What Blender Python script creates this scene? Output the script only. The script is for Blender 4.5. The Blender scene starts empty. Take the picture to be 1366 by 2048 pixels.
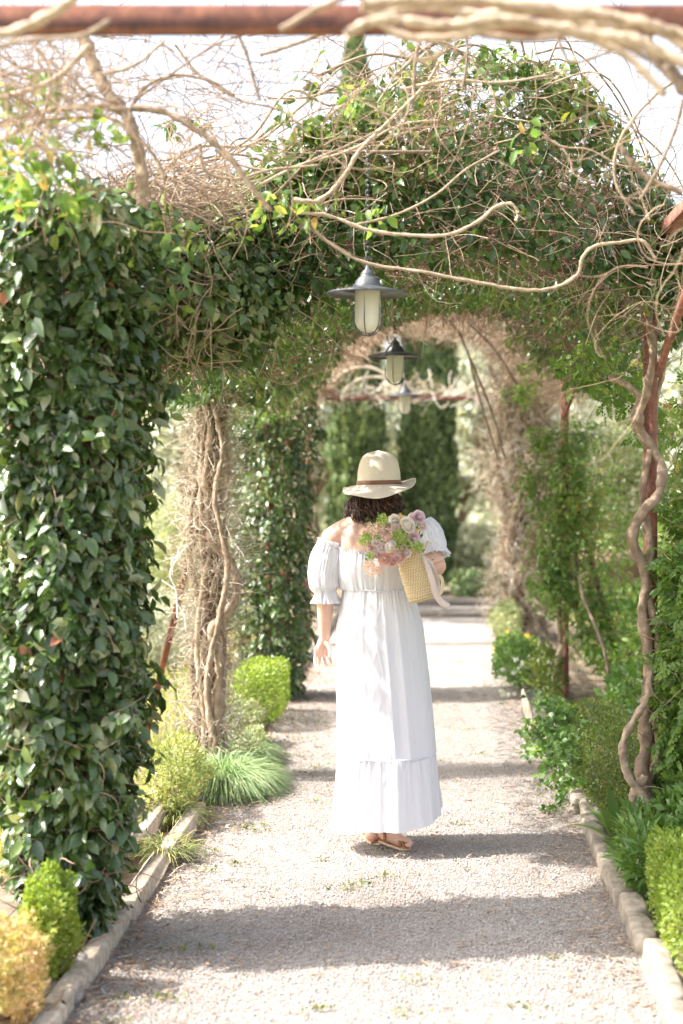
import bpy, math, random
import numpy as np
from mathutils import Vector, Matrix, noise

random.seed(7)
rng = np.random.default_rng(7)
scene = bpy.context.scene
col = scene.collection

# ------------------------------------------------------------------ camera
FPX = 3000.0            # focal length in pixels of a 2048 px tall frame
CAMH = 1.58
VX, VY = 865.0, 955.0   # where the path vanishes
cam_d = bpy.data.cameras.new('camera')
cam = bpy.data.objects.new('camera', cam_d)
col.objects.link(cam)
cam.location = (0, 0, CAMH)
cam.rotation_euler = (math.radians(90), 0, 0)
cam_d.sensor_fit = 'VERTICAL'
cam_d.sensor_height = 36.0
cam_d.sensor_width = 24.0
cam_d.lens = FPX / 2048 * 36
cam_d.shift_x = -(VX - 683) / 2048
cam_d.shift_y = -(1024 - VY) / 2048
cam_d.clip_start = 0.1
cam_d.clip_end = 1500
cam_d.dof.use_dof = True
cam_d.dof.focus_distance = 6.35
cam_d.dof.aperture_fstop = 2.0
scene.camera = cam

# ------------------------------------------------------------------ light
SUN_EL = 47.0
SUN_AZ_CAM = 7.0     # degrees the sun stands on the camera's side of due left
world = bpy.data.worlds.new('World')
scene.world = world
world.use_nodes = True
wn = world.node_tree.nodes
sky = wn.new('ShaderNodeTexSky')
sky.sky_type = 'NISHITA'
sky.sun_disc = False
sky.sun_elevation = math.radians(SUN_EL)
sky.sun_rotation = math.radians(270 - SUN_AZ_CAM)
sky.air_density = 1.0
sky.dust_density = 5.0
sky.ozone_density = 0.7
wn['Background'].inputs['Strength'].default_value = 0.15
hz_ = wn.new('ShaderNodeHueSaturation')      # milky bright sky
hz_.inputs['Saturation'].default_value = 0.62
world.node_tree.links.new(sky.outputs['Color'], hz_.inputs['Color'])
world.node_tree.links.new(hz_.outputs['Color'], wn['Background'].inputs['Color'])

sd = bpy.data.lights.new('sun', 'SUN')
sd.energy = 3.3
sd.angle = math.radians(0.55)
sd.color = (1.0, 0.965, 0.925)
sun = bpy.data.objects.new('sun', sd)
col.objects.link(sun)
el = math.radians(SUN_EL); az = math.radians(SUN_AZ_CAM)
to_sun = Vector((-math.cos(el) * math.cos(az), -math.cos(el) * math.sin(az), math.sin(el)))
sun.rotation_euler = to_sun.to_track_quat('Z', 'Y').to_euler()
sun.location = (-20, -3, 20)

scene.view_settings.view_transform = 'Standard'
scene.view_settings.look = 'None'
scene.view_settings.exposure = 1.92
scene.view_settings.gamma = 1.0
scene.view_settings.use_curve_mapping = False
scene.render.engine = 'CYCLES'
scene.cycles.max_bounces = 7
scene.cycles.diffuse_bounces = 4
scene.cycles.transmission_bounces = 4

# ------------------------------------------------------------------ helpers
def P(px, py, D):
    """point at depth D seen at photo pixel (px, py)"""
    return ((px - VX) * D / FPX, D, CAMH - (py - VY) * D / FPX)

def nrm(v):
    v = np.asarray(v, float)
    return v / np.maximum(np.linalg.norm(v, axis=-1, keepdims=True), 1e-9)

def tag(o, label=None, cat=None, group=None, kind=None):
    if label: o['label'] = label
    if cat: o['category'] = cat
    if group: o['group'] = group
    if kind: o['kind'] = kind
    return o

def empty(name, loc, label, cat, group=None):
    o = bpy.data.objects.new(name, None)
    o.empty_display_size = 0.1
    o.location = loc
    col.objects.link(o)
    return tag(o, label, cat, group)

def link(o, parent=None):
    """link with world coordinates kept although it gets a parent"""
    col.objects.link(o)
    if parent is not None:
        o.parent = parent
        if parent.parent is None:      # a nested parent mesh already sits at the world origin
            o.matrix_parent_inverse = Matrix.LocRotScale(parent.location, parent.rotation_euler, parent.scale).inverted()
    return o

class MB:
    def __init__(s):
        s.V = []; s.F = {3: [], 4: []}; s.T = []; s.n = 0; s.NG = []
    def add(s, V, F, tint=0.5):
        V = np.asarray(V, float).reshape(-1, 3)
        F = np.asarray(F, int)
        s.F[F.shape[1]].append(F + s.n)
        if np.isscalar(tint):
            t = np.full(len(V), float(tint))
        else:
            t = np.asarray(tint, float).reshape(-1)
        s.T.append(t); s.V.append(V); s.n += len(V)
        return s
    def mesh(s, name, mat, smooth=True):
        me = bpy.data.meshes.new(name)
        V = np.concatenate(s.V); T = np.concatenate(s.T)
        tri = np.concatenate(s.F[3]) if s.F[3] else np.zeros((0, 3), int)
        qd = np.concatenate(s.F[4]) if s.F[4] else np.zeros((0, 4), int)
        nl = tri.size + qd.size; npoly = len(tri) + len(qd)
        me.vertices.add(len(V)); me.vertices.foreach_set('co', V.ravel())
        me.loops.add(nl)
        me.loops.foreach_set('vertex_index', np.concatenate([tri.ravel(), qd.ravel()]).astype(np.int32))
        me.polygons.add(npoly)
        st = np.concatenate([np.arange(len(tri)) * 3, len(tri) * 3 + np.arange(len(qd)) * 4]).astype(np.int32)
        me.polygons.foreach_set('loop_start', st)
        if smooth:
            me.polygons.foreach_set('use_smooth', np.ones(npoly, bool))
        at = me.attributes.new('tint', 'FLOAT', 'POINT')
        at.data.foreach_set('value', T.astype(np.float32))
        me.update(calc_edges=True)
        if mat: me.materials.append(mat)
        return me
    def build(s, name, mat, parent=None, smooth=True):
        o = bpy.data.objects.new(name, s.mesh(name, mat, smooth))
        return link(o, parent)

# ---- basic shapes
def box(mb, c, h, rot=0.0, tint=0.5, bev=0.0, tilt=None):
    """bevelled box; c centre, h half sizes"""
    hx, hy, hz = h
    b = bev if bev > 0 else min(h) * 0.12
    import itertools
    pts = []
    faces = []
    # 24 vertex chamfered box
    idx = {}
    for sx in (-1, 1):
        for sy in (-1, 1):
            for sz in (-1, 1):
                for ax in range(3):
                    p = [sx * (hx - b), sy * (hy - b), sz * (hz - b)]
                    p[ax] = (sx * hx, sy * hy, sz * hz)[ax]
                    idx[(sx, sy, sz, ax)] = len(pts)
                    pts.append(p)
    q = []
    t = []
    for ax in range(3):
        o1, o2 = [a for a in range(3) if a != ax]
        for s_ in (-1, 1):
            r = []
            for a, b2 in ((-1, -1), (1, -1), (1, 1), (-1, 1)):
                k = [0, 0, 0]; k[ax] = s_; k[o1] = a; k[o2] = b2
                r.append(idx[(k[0], k[1], k[2], ax)])
            q.append(r)
    for ax in range(3):          # edges parallel to ax
        o1, o2 = [a for a in range(3) if a != ax]
        for a in (-1, 1):
            for b2 in (-1, 1):
                k1 = [0, 0, 0]; k1[ax] = -1; k1[o1] = a; k1[o2] = b2
                k2 = list(k1); k2[ax] = 1
                q.append([idx[(*k1, o1)], idx[(*k2, o1)], idx[(*k2, o2)], idx[(*k1, o2)]])
    for k in itertools.product((-1, 1), repeat=3):
        t.append([idx[(*k, 0)], idx[(*k, 1)], idx[(*k, 2)]])
    V = np.array(pts)
    if tilt is not None:
        V = V @ np.array(Matrix.Rotation(tilt[0], 3, tilt[1])).T
    R = np.array(Matrix.Rotation(rot, 3, 'Z'))
    V = V @ R.T + np.array(c)
    n0 = mb.n
    mb.V.append(V); mb.T.append(np.full(len(V), tint)); mb.n += len(V)
    mb.F[4].append(np.array(q) + n0); mb.F[3].append(np.array(t) + n0)
    return mb

def tubes(mb, paths, radii, sides=4, tint=None, cap=False, flat=1.0):
    """paths (T,K,3), radii (T,K)"""
    paths = np.asarray(paths, float)
    if paths.ndim == 2: paths = paths[None]
    T, K, _ = paths.shape
    radii = np.broadcast_to(np.asarray(radii, float), (T, K))
    tan = np.gradient(paths, axis=1); tan = nrm(tan)
    ref = np.zeros((T, 3)); mean = nrm(tan.mean(1))
    ref[:] = (0, 0, 1)
    m = np.abs(mean[:, 2]) > 0.7
    ref[m] = (0, 1, 0)
    ref = np.repeat(ref[:, None], K, 1)
    a = nrm(np.cross(tan, ref)); b = nrm(np.cross(tan, a))
    ang = np.arange(sides) / sides * 2 * math.pi
    ring = (a[:, :, None] * np.cos(ang)[None, None, :, None] + flat * b[:, :, None] * np.sin(ang)[None, None, :, None])
    V = paths[:, :, None] + ring * radii[:, :, None, None]
    base = (np.arange(T) * K * sides)[:, None, None] + (np.arange(K - 1) * sides)[None, :, None]
    j = np.arange(sides); j2 = (j + 1) % sides
    F = np.stack([base + j, base + j2, base + sides + j2, base + sides + j], -1).reshape(-1, 4)
    if tint is None: tint = rng.random(T)
    tint = np.broadcast_to(np.asarray(tint, float), (T,))
    n0 = mb.n
    mb.add(V.reshape(-1, 3), F, np.repeat(tint, K * sides))
    if cap:
        for t_ in range(T):
            for e in (0, K - 1):
                c = paths[t_, e]
                ids = n0 + t_ * K * sides + e * sides
                mb.V.append(c[None]); mb.T.append(np.array([tint[t_]])); ci = mb.n; mb.n += 1
                fs = [[ids + q, ids + (q + 1) % sides, ci] for q in range(sides)]
                mb.F[3].append(np.array(fs))
    return mb

def smooth_path(pts, n):
    """Catmull-Rom through pts"""
    p = np.asarray(pts, float)
    p = np.vstack([2 * p[0] - p[1], p, 2 * p[-1] - p[-2]])
    segs = len(p) - 3
    t = np.linspace(0, segs - 1e-6, n)
    i = t.astype(int); f = (t - i)[:, None]
    p0, p1, p2, p3 = p[i], p[i + 1], p[i + 2], p[i + 3]
    return 0.5 * ((2 * p1) + (-p0 + p2) * f + (2 * p0 - 5 * p1 + 4 * p2 - p3) * f ** 2 + (-p0 + 3 * p1 - 3 * p2 + p3) * f ** 3)

def branch(mb, pts, r0, r1, n=None, sides=8, knob=0.12, tint=0.5):
    n = n or max(12, len(pts) * 7)
    pa = smooth_path(pts, n)
    t = np.linspace(0, 1, n)
    r = r0 + (r1 - r0) * t
    r = r * (1 + knob * np.sin(t * n * 0.9 + rng.random() * 6) * rng.random(n) + knob * 0.6 * (rng.random(n) - .5))
    pa = pa + rng.normal(0, 1, pa.shape) * r[:, None] * 0.08
    k0 = len(mb.V)
    tubes(mb, pa, r, sides, tint, cap=True)
    if r0 > .006:
        V = mb.V[k0]; rr = np.repeat(r, sides)[:, None]
        q = V * [1, 1, .45]
        fr = 1.3 / max(r0, .01)
        mb.V[k0] = V + rr * .42 * np.stack([fbm(q, fr, 1), fbm(q, fr, 7), fbm(q, fr, 13)], -1)
        mb.T[k0] = np.clip(mb.T[k0] + .5 * fbm(V, fr * .8, 3), 0, 1)
    return mb

def wander(starts, dirs, K, step, curl=0.5, pull=(0, 0, 0), damp=0.75):
    starts = np.asarray(starts, float); n = len(starts)
    d = nrm(dirs); out = np.zeros((n, K, 3)); out[:, 0] = starts
    w = np.zeros((n, 3))
    step = np.broadcast_to(np.asarray(step, float), (n,))[:, None]
    for k in range(1, K):
        w = w * damp + rng.normal(0, 1, (n, 3)) * curl * 0.35
        d = nrm(d + w + np.array(pull))
        out[:, k] = out[:, k - 1] + d * step
    return out

# ---- leaves
def T_leaf(fold=0.12, w=0.27):
    ys = [0.0, 0.25, 0.6, 1.0]
    ws = [0.0, w, w * 0.92, 0.0]
    V = [(0, 0, 0), (-w * .9, .28, fold * .8), (0, .30, 0), (w * .9, .28, fold * .8),
         (-w * .85, .66, fold * .6), (0, .66, -.03), (w * .85, .66, fold * .6), (0, 1.0, -.14)]
    F3 = [(0, 2, 1), (0, 3, 2), (4, 5, 7), (5, 6, 7)]
    F4 = [(1, 2, 5, 4), (2, 3, 6, 5)]
    F = F3 + [(a, b, c) for a, b, c, d in F4] + [(a, c, d) for a, b, c, d in F4]
    return np.array(V, float), np.array(F)
def T_small(w=0.27):
    V = [(0, 0, 0), (-w, .45, .08), (0, .5, 0), (w, .45, .08), (0, 1, -.08)]
    F = [(0, 2, 1), (0, 3, 2), (1, 2, 4), (2, 3, 4)]
    return np.array(V, float), np.array(F)
def T_quad(w=0.3):
    return np.array([(0, 0, 0), (w, .5, .05), (0, 1, 0), (-w, .5, .05)], float), np.array([(0, 1, 2), (0, 2, 3)])
def T_palm(nl=5):
    V = []; F = []
    for k in range(nl):
        a = (k - (nl - 1) / 2) * 0.62
        L = 1.0 - 0.18 * abs(k - (nl - 1) / 2)
        c, s = math.sin(a), math.cos(a)
        px, py = s, -c
        b = len(V); w = 0.13
        V += [(0, 0.12, 0), (c * L * .5 + px * w, .12 + s * L * .5 + py * w, .05), (c * L, .12 + s * L, -.1),
              (c * L * .5 - px * w, .12 + s * L * .5 - py * w, .05)]
        F += [(b, b + 1, b + 2), (b, b + 2, b + 3)]
    return np.array(V, float), np.array(F)
def T_pinnate():
    V = []; F = []
    for (y, s_, L, ang) in ((.12, 1, .34, .9), (.12, -1, .34, .9), (.36, 1, .40, .8), (.36, -1, .40, .8), (.60, 1, .36, .65), (.60, -1, .36, .65), (.72, 0, .42, 0)):
        c, s = math.cos(ang), math.sin(ang) * s_
        w = .125; b = len(V)
        V += [(0, y, 0), (s * L * .5 + c * w, y + c * L * .5 - s * w, .03), (s * L, y + c * L, -.05), (s * L * .5 - c * w, y + c * L * .5 + s * w, .03)]
        F += [(b, b + 1, b + 2), (b, b + 2, b + 3)]
    return np.array(V, float), np.array(F)
def T_blade():
    return (np.array([(-.03, 0, 0), (.03, 0, 0), (-.025, .5, .03), (.025, .5, .03), (0, 1, -.1)], float),
            np.array([(0, 1, 3), (0, 3, 2), (2, 3, 4)]))
LEAF, SMALL, QUADL, PALM, BLADE = T_leaf(), T_small(), T_quad(), T_pinnate(), T_blade()

def basis(tip, normal):
    y = nrm(tip); z = normal - (normal * y).sum(-1, keepdims=True) * y
    z = nrm(z); x = np.cross(y, z)
    return x, y, z

def leaves(mb, pos, tip, normal, size, tmpl, tint=None):
    pos = np.asarray(pos, float); n = len(pos)
    if n == 0: return mb
    x, y, z = basis(np.asarray(tip, float), np.asarray(normal, float))
    TV, TF = tmpl
    size = np.broadcast_to(np.asarray(size, float), (n,))
    V = pos[:, None] + size[:, None, None] * (TV[None, :, 0:1] * x[:, None] + TV[None, :, 1:2] * y[:, None] + TV[None, :, 2:3] * z[:, None])
    F = (TF[None] + (np.arange(n) * len(TV))[:, None, None]).reshape(-1, 3)
    if tint is None: tint = rng.random(n)
    mb.add(V.reshape(-1, 3), F, np.repeat(tint, len(TV)))
    return mb

_leaf_cache = {}
def leaf_objects(name, parent, pos, tip, normal, size, tmpl, mat, tint, key):
    """single leaves that share mesh data"""
    x, y, z = basis(np.asarray(tip, float), np.asarray(normal, float))
    pinv = Matrix.Translation(parent.location).inverted()
    for i in range(len(pos)):
        tb = int(tint[i] * 11.99)
        k = (key, mat.name, tb)
        if k not in _leaf_cache:
            m = MB(); m.add(tmpl[0], tmpl[1], (tb + .5) / 12)
            _leaf_cache[k] = m.mesh(name, mat)
        o = bpy.data.objects.new(name, _leaf_cache[k])
        s = size[i]
        M = Matrix(((x[i][0] * s, y[i][0] * s, z[i][0] * s, pos[i][0]),
                    (x[i][1] * s, y[i][1] * s, z[i][1] * s, pos[i][1]),
                    (x[i][2] * s, y[i][2] * s, z[i][2] * s, pos[i][2]), (0, 0, 0, 1)))
        col.objects.link(o)
        o.parent = parent
        o.matrix_local = pinv @ M

def split_leaves(parent, pos, tip, normal, size, tmpl, mat, tint, key, score, nobj=300, name='leaf', stuff='foliage'):
    """the nobj leaves with the highest score are objects, the rest one stuff part"""
    order = np.argsort(-score)
    a, b = order[:nobj], order[nobj:]
    leaf_objects(name, parent, pos[a], tip[a], normal[a], size[a], tmpl, mat, tint[a], key)
    mb = MB(); leaves(mb, pos[b], tip[b], normal[b], size[b], tmpl, tint[b])
    o = mb.build(stuff, mat, parent); o['kind'] = 'stuff'
    return o

def fbm(p, s=1.0, off=0.0):
    return np.array([noise.noise(Vector((q[0] * s + off, q[1] * s, q[2] * s))) for q in p])

# ------------------------------------------------------------------ materials
def mat_new(name):
    m = bpy.data.materials.new(name); m.use_nodes = True
    nt = m.node_tree
    return m, nt, nt.nodes['Principled BSDF'], nt.nodes['Material Output']

def ramp(nt, stops, src):
    r = nt.nodes.new('ShaderNodeValToRGB')
    e = r.color_ramp.elements
    while len(e) < len(stops): e.new(0.5)
    for i, (p, c) in enumerate(stops):
        e[i].position = p; e[i].color = (*c, 1)
    nt.links.new(src, r.inputs['Fac'])
    return r.outputs['Color']

def nz(nt, scale, detail=4, rough=.6, coord=True, vec=None):
    n = nt.nodes.new('ShaderNodeTexNoise')
    n.inputs['Scale'].default_value = scale; n.inputs['Detail'].default_value = detail
    n.inputs['Roughness'].default_value = rough
    if vec is None:
        tc = nt.nodes.new('ShaderNodeTexCoord'); vec = tc.outputs['Object']
    nt.links.new(vec, n.inputs['Vector'])
    return n.outputs['Fac']

def mixc(nt, fac, a, b, mode='MIX'):
    m = nt.nodes.new('ShaderNodeMix'); m.data_type = 'RGBA'; m.blend_type = mode
    for sock, v in ((m.inputs[0], fac), (m.inputs[6], a), (m.inputs[7], b)):
        if isinstance(v, (int, float)): sock.default_value = v
        elif isinstance(v, tuple): sock.default_value = (*v, 1) if len(v) == 3 else v
        else: nt.links.new(v, sock)
    return m.outputs[2]

def bump(nt, bsdf, h, strength=.3, dist=.01):
    b = nt.nodes.new('ShaderNodeBump'); b.inputs['Strength'].default_value = strength
    b.inputs['Distance'].default_value = dist
    nt.links.new(h, b.inputs['Height']); nt.links.new(b.outputs['Normal'], bsdf.inputs['Normal'])

def attr(nt, name='tint'):
    a = nt.nodes.new('ShaderNodeAttribute'); a.attribute_name = name
    return a.outputs['Fac']

def mat_tint(name, stops, rough=.5, trans=0.0, trans_gain=1.6, spec=.5, noise_scale=None, bump_s=0.0, coat=0.0):
    m, nt, b, out = mat_new(name)
    c = ramp(nt, stops, attr(nt))
    if noise_scale:
        f = nz(nt, noise_scale)
        c = mixc(nt, 0.55, c, ramp(nt, [(.3, (.55, .55, .55)), (.7, (1.25, 1.25, 1.25))], f), 'MULTIPLY')
        if bump_s: bump(nt, b, f, bump_s, .01)
    nt.links.new(c, b.inputs['Base Color'])
    b.inputs['Roughness'].default_value = rough
    b.inputs['Specular IOR Level'].default_value = spec
    if coat: b.inputs['Coat Weight'].default_value = coat; b.inputs['Coat Roughness'].default_value = .25
    if trans:
        t = nt.nodes.new('ShaderNodeBsdfTranslucent')
        tc = mixc(nt, 1.0, c, (trans_gain * 1.05, trans_gain, trans_gain * .55), 'MULTIPLY')
        nt.links.new(tc, t.inputs['Color'])
        mx = nt.nodes.new('ShaderNodeMixShader'); mx.inputs[0].default_value = trans
        nt.links.new(b.outputs[0], mx.inputs[1]); nt.links.new(t.outputs[0], mx.inputs[2])
        nt.links.new(mx.outputs[0], out.inputs['Surface'])
    return m

M = {}
M['ivy'] = mat_tint('ivy_leaf', [(0, (.020, .042, .012)), (.35, (.046, .090, .024)), (.65, (.080, .14, .036)), (.84, (.15, .21, .05)), (.90, (.15, .21, .05)), (.925, (.28, .29, .17)), (.975, (.28, .29, .17)), (.99, (.36, .14, .08))], rough=.34, trans=.22, spec=.7, coat=.3)  # pale stops imitate sunlit gloss, put into the leaf colour
M['vineleaf'] = mat_tint('roof_leaf', [(0, (.025, .060, .018)), (.4, (.055, .12, .028)), (.75, (.12, .20, .04)), (.95, (.25, .30, .06)), (1, (.3, .2, .07))], rough=.38, trans=.28, spec=.6, coat=.15)
M['starleaf'] = mat_tint('star_leaf', [(0, (.055, .12, .025)), (.5, (.13, .23, .045)), (.8, (.25, .36, .09)), (.92, (.42, .38, .12)), (1, (.55, .28, .08))], rough=.42, trans=.45)
M['box'] = mat_tint('box_leaf', [(0, (.05, .08, .018)), (.5, (.11, .16, .03)), (.85, (.22, .26, .06)), (1, (.34, .25, .10))], rough=.45, trans=.35)
M['yellowbox'] = mat_tint('bright_box_leaf', [(0, (.10, .15, .02)), (.5, (.19, .28, .035)), (1, (.38, .42, .10))], rough=.45, trans=.4)
M['orange'] = mat_tint('orange_tipped_leaf', [(0, (.17, .20, .05)), (.4, (.36, .33, .12)), (.7, (.58, .42, .25)), (1, (.78, .62, .46))], rough=.55, trans=.4)
M['lush'] = mat_tint('lush_leaf', [(0, (.05, .11, .022)), (.5, (.10, .19, .04)), (1, (.20, .31, .08))], rough=.38, trans=.35)
M['grassblue'] = mat_tint('blue_green_blade', [(0, (.17, .29, .11)), (.5, (.34, .47, .22)), (1, (.62, .68, .42))], rough=.45, trans=.35)
M['grass'] = mat_tint('dry_grass', [(0, (.12, .17, .05)), (.5, (.26, .30, .10)), (.85, (.42, .40, .16)), (1, (.62, .52, .15))], rough=.6, trans=.35)
M['pale'] = mat_tint('pale_leaf', [(0, (.13, .18, .07)), (.5, (.28, .33, .16)), (1, (.50, .48, .32))], rough=.6, trans=.3)
M['silver'] = mat_tint('olive_leaf', [(0, (.20, .22, .17)), (.5, (.36, .385, .31)), (1, (.60, .61, .54))], rough=.6, trans=.25)
M['cyp'] = mat_tint('cypress_leaf', [(0, (.04, .07, .028)), (.45, (.10, .155, .058)), (1, (.28, .35, .14))], rough=.6, trans=.12)
M['twig'] = mat_tint('dry_twig', [(0, (.14, .085, .05)), (.4, (.30, .20, .13)), (.8, (.47, .35, .24)), (1, (.62, .52, .41))], rough=.75)
M['palewig'] = mat_tint('bleached_twig', [(0, (.24, .17, .10)), (.45, (.46, .37, .26)), (1, (.74, .69, .60))], rough=.8)
M['bark'] = mat_tint('vine_bark', [(0, (.13, .09, .06)), (.5, (.28, .20, .135)), (1, (.52, .41, .29))], rough=.85, noise_scale=38, bump_s=.9)
M['flower_y'] = mat_tint('yellow_petal', [(0, (.75, .50, .03)), (1, (.85, .70, .10))], rough=.5, trans=.3)
M['whitish'] = mat_tint('white_blossom', [(0, (.62, .66, .58)), (1, (.85, .84, .80))], rough=.6, trans=.3)

def mat_noise(name, stops, scale, rough=.8, bump_s=.4, dist=.01, detail=8, metallic=0, scale2=None, stops2=None):
    m, nt, b, out = mat_new(name)
    f = nz(nt, scale, detail)
    c = ramp(nt, stops, f)
    if scale2:
        c = mixc(nt, 1.0, c, ramp(nt, stops2, nz(nt, scale2, 3)), 'MULTIPLY')
    nt.links.new(c, b.inputs['Base Color'])
    b.inputs['Roughness'].default_value = rough; b.inputs['Metallic'].default_value = metallic
    if bump_s: bump(nt, b, f, bump_s, dist)
    return m
M['rust'] = mat_noise('rusted_steel', [(.3, (.10, .04, .028)), (.55, (.22, .085, .05)), (.75, (.34, .14, .08))], 26, rough=.75, bump_s=.35, dist=.003)
M['stone'] = mat_noise('weathered_stone', [(.25, (.15, .125, .095)), (.5, (.29, .25, .20)), (.75, (.42, .37, .31))], 22, rough=.9, bump_s=.6, dist=.01, scale2=3, stops2=[(.35, (.75, .74, .7)), (.65, (1.05, 1.03, 1.0))])
M['wood'] = mat_noise('weathered_timber', [(.25, (.24, .18, .12)), (.5, (.38, .31, .23)), (.75, (.52, .45, .36))], 30, rough=.85, bump_s=.6, dist=.008)
M['rock'] = mat_noise('grey_rock', [(.3, (.10, .09, .08)), (.6, (.24, .21, .19)), (.8, (.36, .33, .30))], 14, rough=.9, bump_s=.8, dist=.02)
M['soil'] = mat_noise('garden_soil', [(.3, (.09, .065, .045)), (.55, (.20, .15, .10)), (.75, (.33, .27, .19))], 14, rough=.95, bump_s=.8, dist=.02)
M['terra'] = mat_noise('terracotta', [(.3, (.22, .13, .09)), (.7, (.36, .23, .16))], 12, rough=.8, bump_s=.2)
M['black'] = mat_noise('black_enamel', [(.3, (.018, .020, .022)), (.7, (.045, .048, .052))], 20, rough=.38, bump_s=.05, dist=.002)
M['sunlit_metal'] = mat_noise('sunlit_black_enamel', [(.3, (.05, .055, .062)), (.7, (.12, .125, .135))], 24, rough=.42, bump_s=.08, dist=.002)  # lighter grey copy of the black enamel, sunlight put into the colour

def make_path_mat():
    m, nt, b, out = mat_new('pale_gravel')
    tc = nt.nodes.new('ShaderNodeTexCoord')
    v = nt.nodes.new('ShaderNodeTexVoronoi'); v.inputs['Scale'].default_value = 120
    nt.links.new(tc.outputs['Object'], v.inputs['Vector'])
    g = nt.nodes.new('ShaderNodeSeparateColor'); nt.links.new(v.outputs['Color'], g.inputs[0])
    c = ramp(nt, [(0, (.21, .175, .15)), (.4, (.295, .26, .23)), (.8, (.35, .315, .285)), (1, (.43, .395, .36))], g.outputs[0])
    big = ramp(nt, [(.32, (.70, .66, .62)), (.5, (.95, .94, .93)), (.7, (1.08, 1.08, 1.06))], nz(nt, 1.5, 8, vec=tc.outputs['Object']))
    c = mixc(nt, 1.0, c, big, 'MULTIPLY')
    nt.links.new(c, b.inputs['Base Color']); b.inputs['Roughness'].default_value = .95
    inv = nt.nodes.new('ShaderNodeMath'); inv.operation = 'SUBTRACT'; inv.inputs[0].default_value = 1
    nt.links.new(v.outputs['Distance'], inv.inputs[1])
    bump(nt, b, inv.outputs[0], .7, .008)
    return m
M['path'] = make_path_mat()
M['pebble'] = mat_tint('gravel_stone', [(0, (.20, .165, .14)), (.10, (.32, .28, .245)), (.7, (.395, .36, .325)), (1, (.48, .45, .415))], rough=.9)

def make_ground_mat():
    m, nt, b, out = mat_new('garden_ground')
    tc = nt.nodes.new('ShaderNodeTexCoord')
    a = ramp(nt, [(.3, (.14, .17, .08)), (.5, (.23, .25, .13)), (.7, (.34, .32, .22))], nz(nt, 5, 8, vec=tc.outputs['Object']))
    bb = ramp(nt, [(.4, (.9, .95, .8)), (.62, (1.35, 1.2, 1.1))], nz(nt, .35, 4, vec=tc.outputs['Object']))
    c = mixc(nt, 1.0, a, bb, 'MULTIPLY')
    nt.links.new(c, b.inputs['Base Color']); b.inputs['Roughness'].default_value = .95
    bump(nt, b, nz(nt, 40, 5, vec=tc.outputs['Object']), .8, .02)
    return m
M['ground'] = make_ground_mat()

# ------------------------------------------------------------------ setting
def sheet(name, x0, x1, y0, y1, z, mat, nx=2, ny=2, amp=0.0, fs=1.0):
    xs = np.linspace(x0, x1, nx); ys = np.linspace(y0, y1, ny)
    X, Y = np.meshgrid(xs, ys)
    Z = np.full_like(X, z)
    if amp:
        Z = Z + amp * np.array([noise.noise(Vector((a * fs, b_ * fs, 3))) for a, b_ in zip(X.ravel(), Y.ravel())]).reshape(X.shape)
    V = np.stack([X, Y, Z], -1).reshape(-1, 3)
    i = np.arange(ny - 1)[:, None] * nx + np.arange(nx - 1)[None]
    F = np.stack([i, i + 1, i + nx + 1, i + nx], -1).reshape(-1, 4)
    mb = MB(); mb.add(V, F)
    o = mb.build(name, mat); o['kind'] = 'structure'
    return o
sheet('ground', -500, 500, -100, 900, -0.03, M['ground'])
LKX, RKX = -1.05, 0.665         # inner faces of the two kerbs
sheet('path', LKX - .03, RKX + .03, -2, 16.9, 0.0, M['path'], 30, 200, .012, 1.5)
sheet('cross_path', -9, 9, 17.15, 18.6, -0.008, M['path'], 40, 10, .01, 1)
sheet('left_bed', -2.6, LKX - .06, -2, 16.6, 0.03, M['soil'], 30, 180, .05, 2.2)
sheet('right_bed', RKX + .06, 2.6, -2, 16.6, 0.04, M['soil'], 30, 180, .05, 2.2)
sheet('far_bed', -9, 9, 18.8, 23, 0.03, M['soil'], 60, 30, .05, 1.5)

# hills behind everything
def hills():
    n = 160
    a = np.linspace(-.75, .75, n)
    mb = MB()
    for r0, h0, zz in ((150, 7, 0), (300, 20, 5)):
        h = np.array([h0 * (1 + .5 * noise.noise(Vector((t * 4 + r0, 0, 0))) + .15 * noise.noise(Vector((t * 24, r0, 0)))) for t in a])
        rows = []
        for k in range(6):
            f = k / 5
            rows.append(np.stack([np.sin(a) * (r0 + f * r0 * .3), np.cos(a) * (r0 + f * r0 * .3), -1 + (h + 1) * math.sin(f * math.pi / 2)], -1))
        V = np.stack(rows, 0).reshape(-1, 3)
        i = np.arange(5)[:, None] * n + np.arange(n - 1)[None]
        mb.add(V, np.stack([i, i + 1, i + n + 1, i + n], -1).reshape(-1, 4))
    o = mb.build('hills', mat_noise('hill_scrub', [(.3, (.10, .13, .07)), (.6, (.22, .25, .15)), (.8, (.32, .33, .22))], .12, bump_s=0, detail=6)); o['kind'] = 'structure'
hills()

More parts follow.
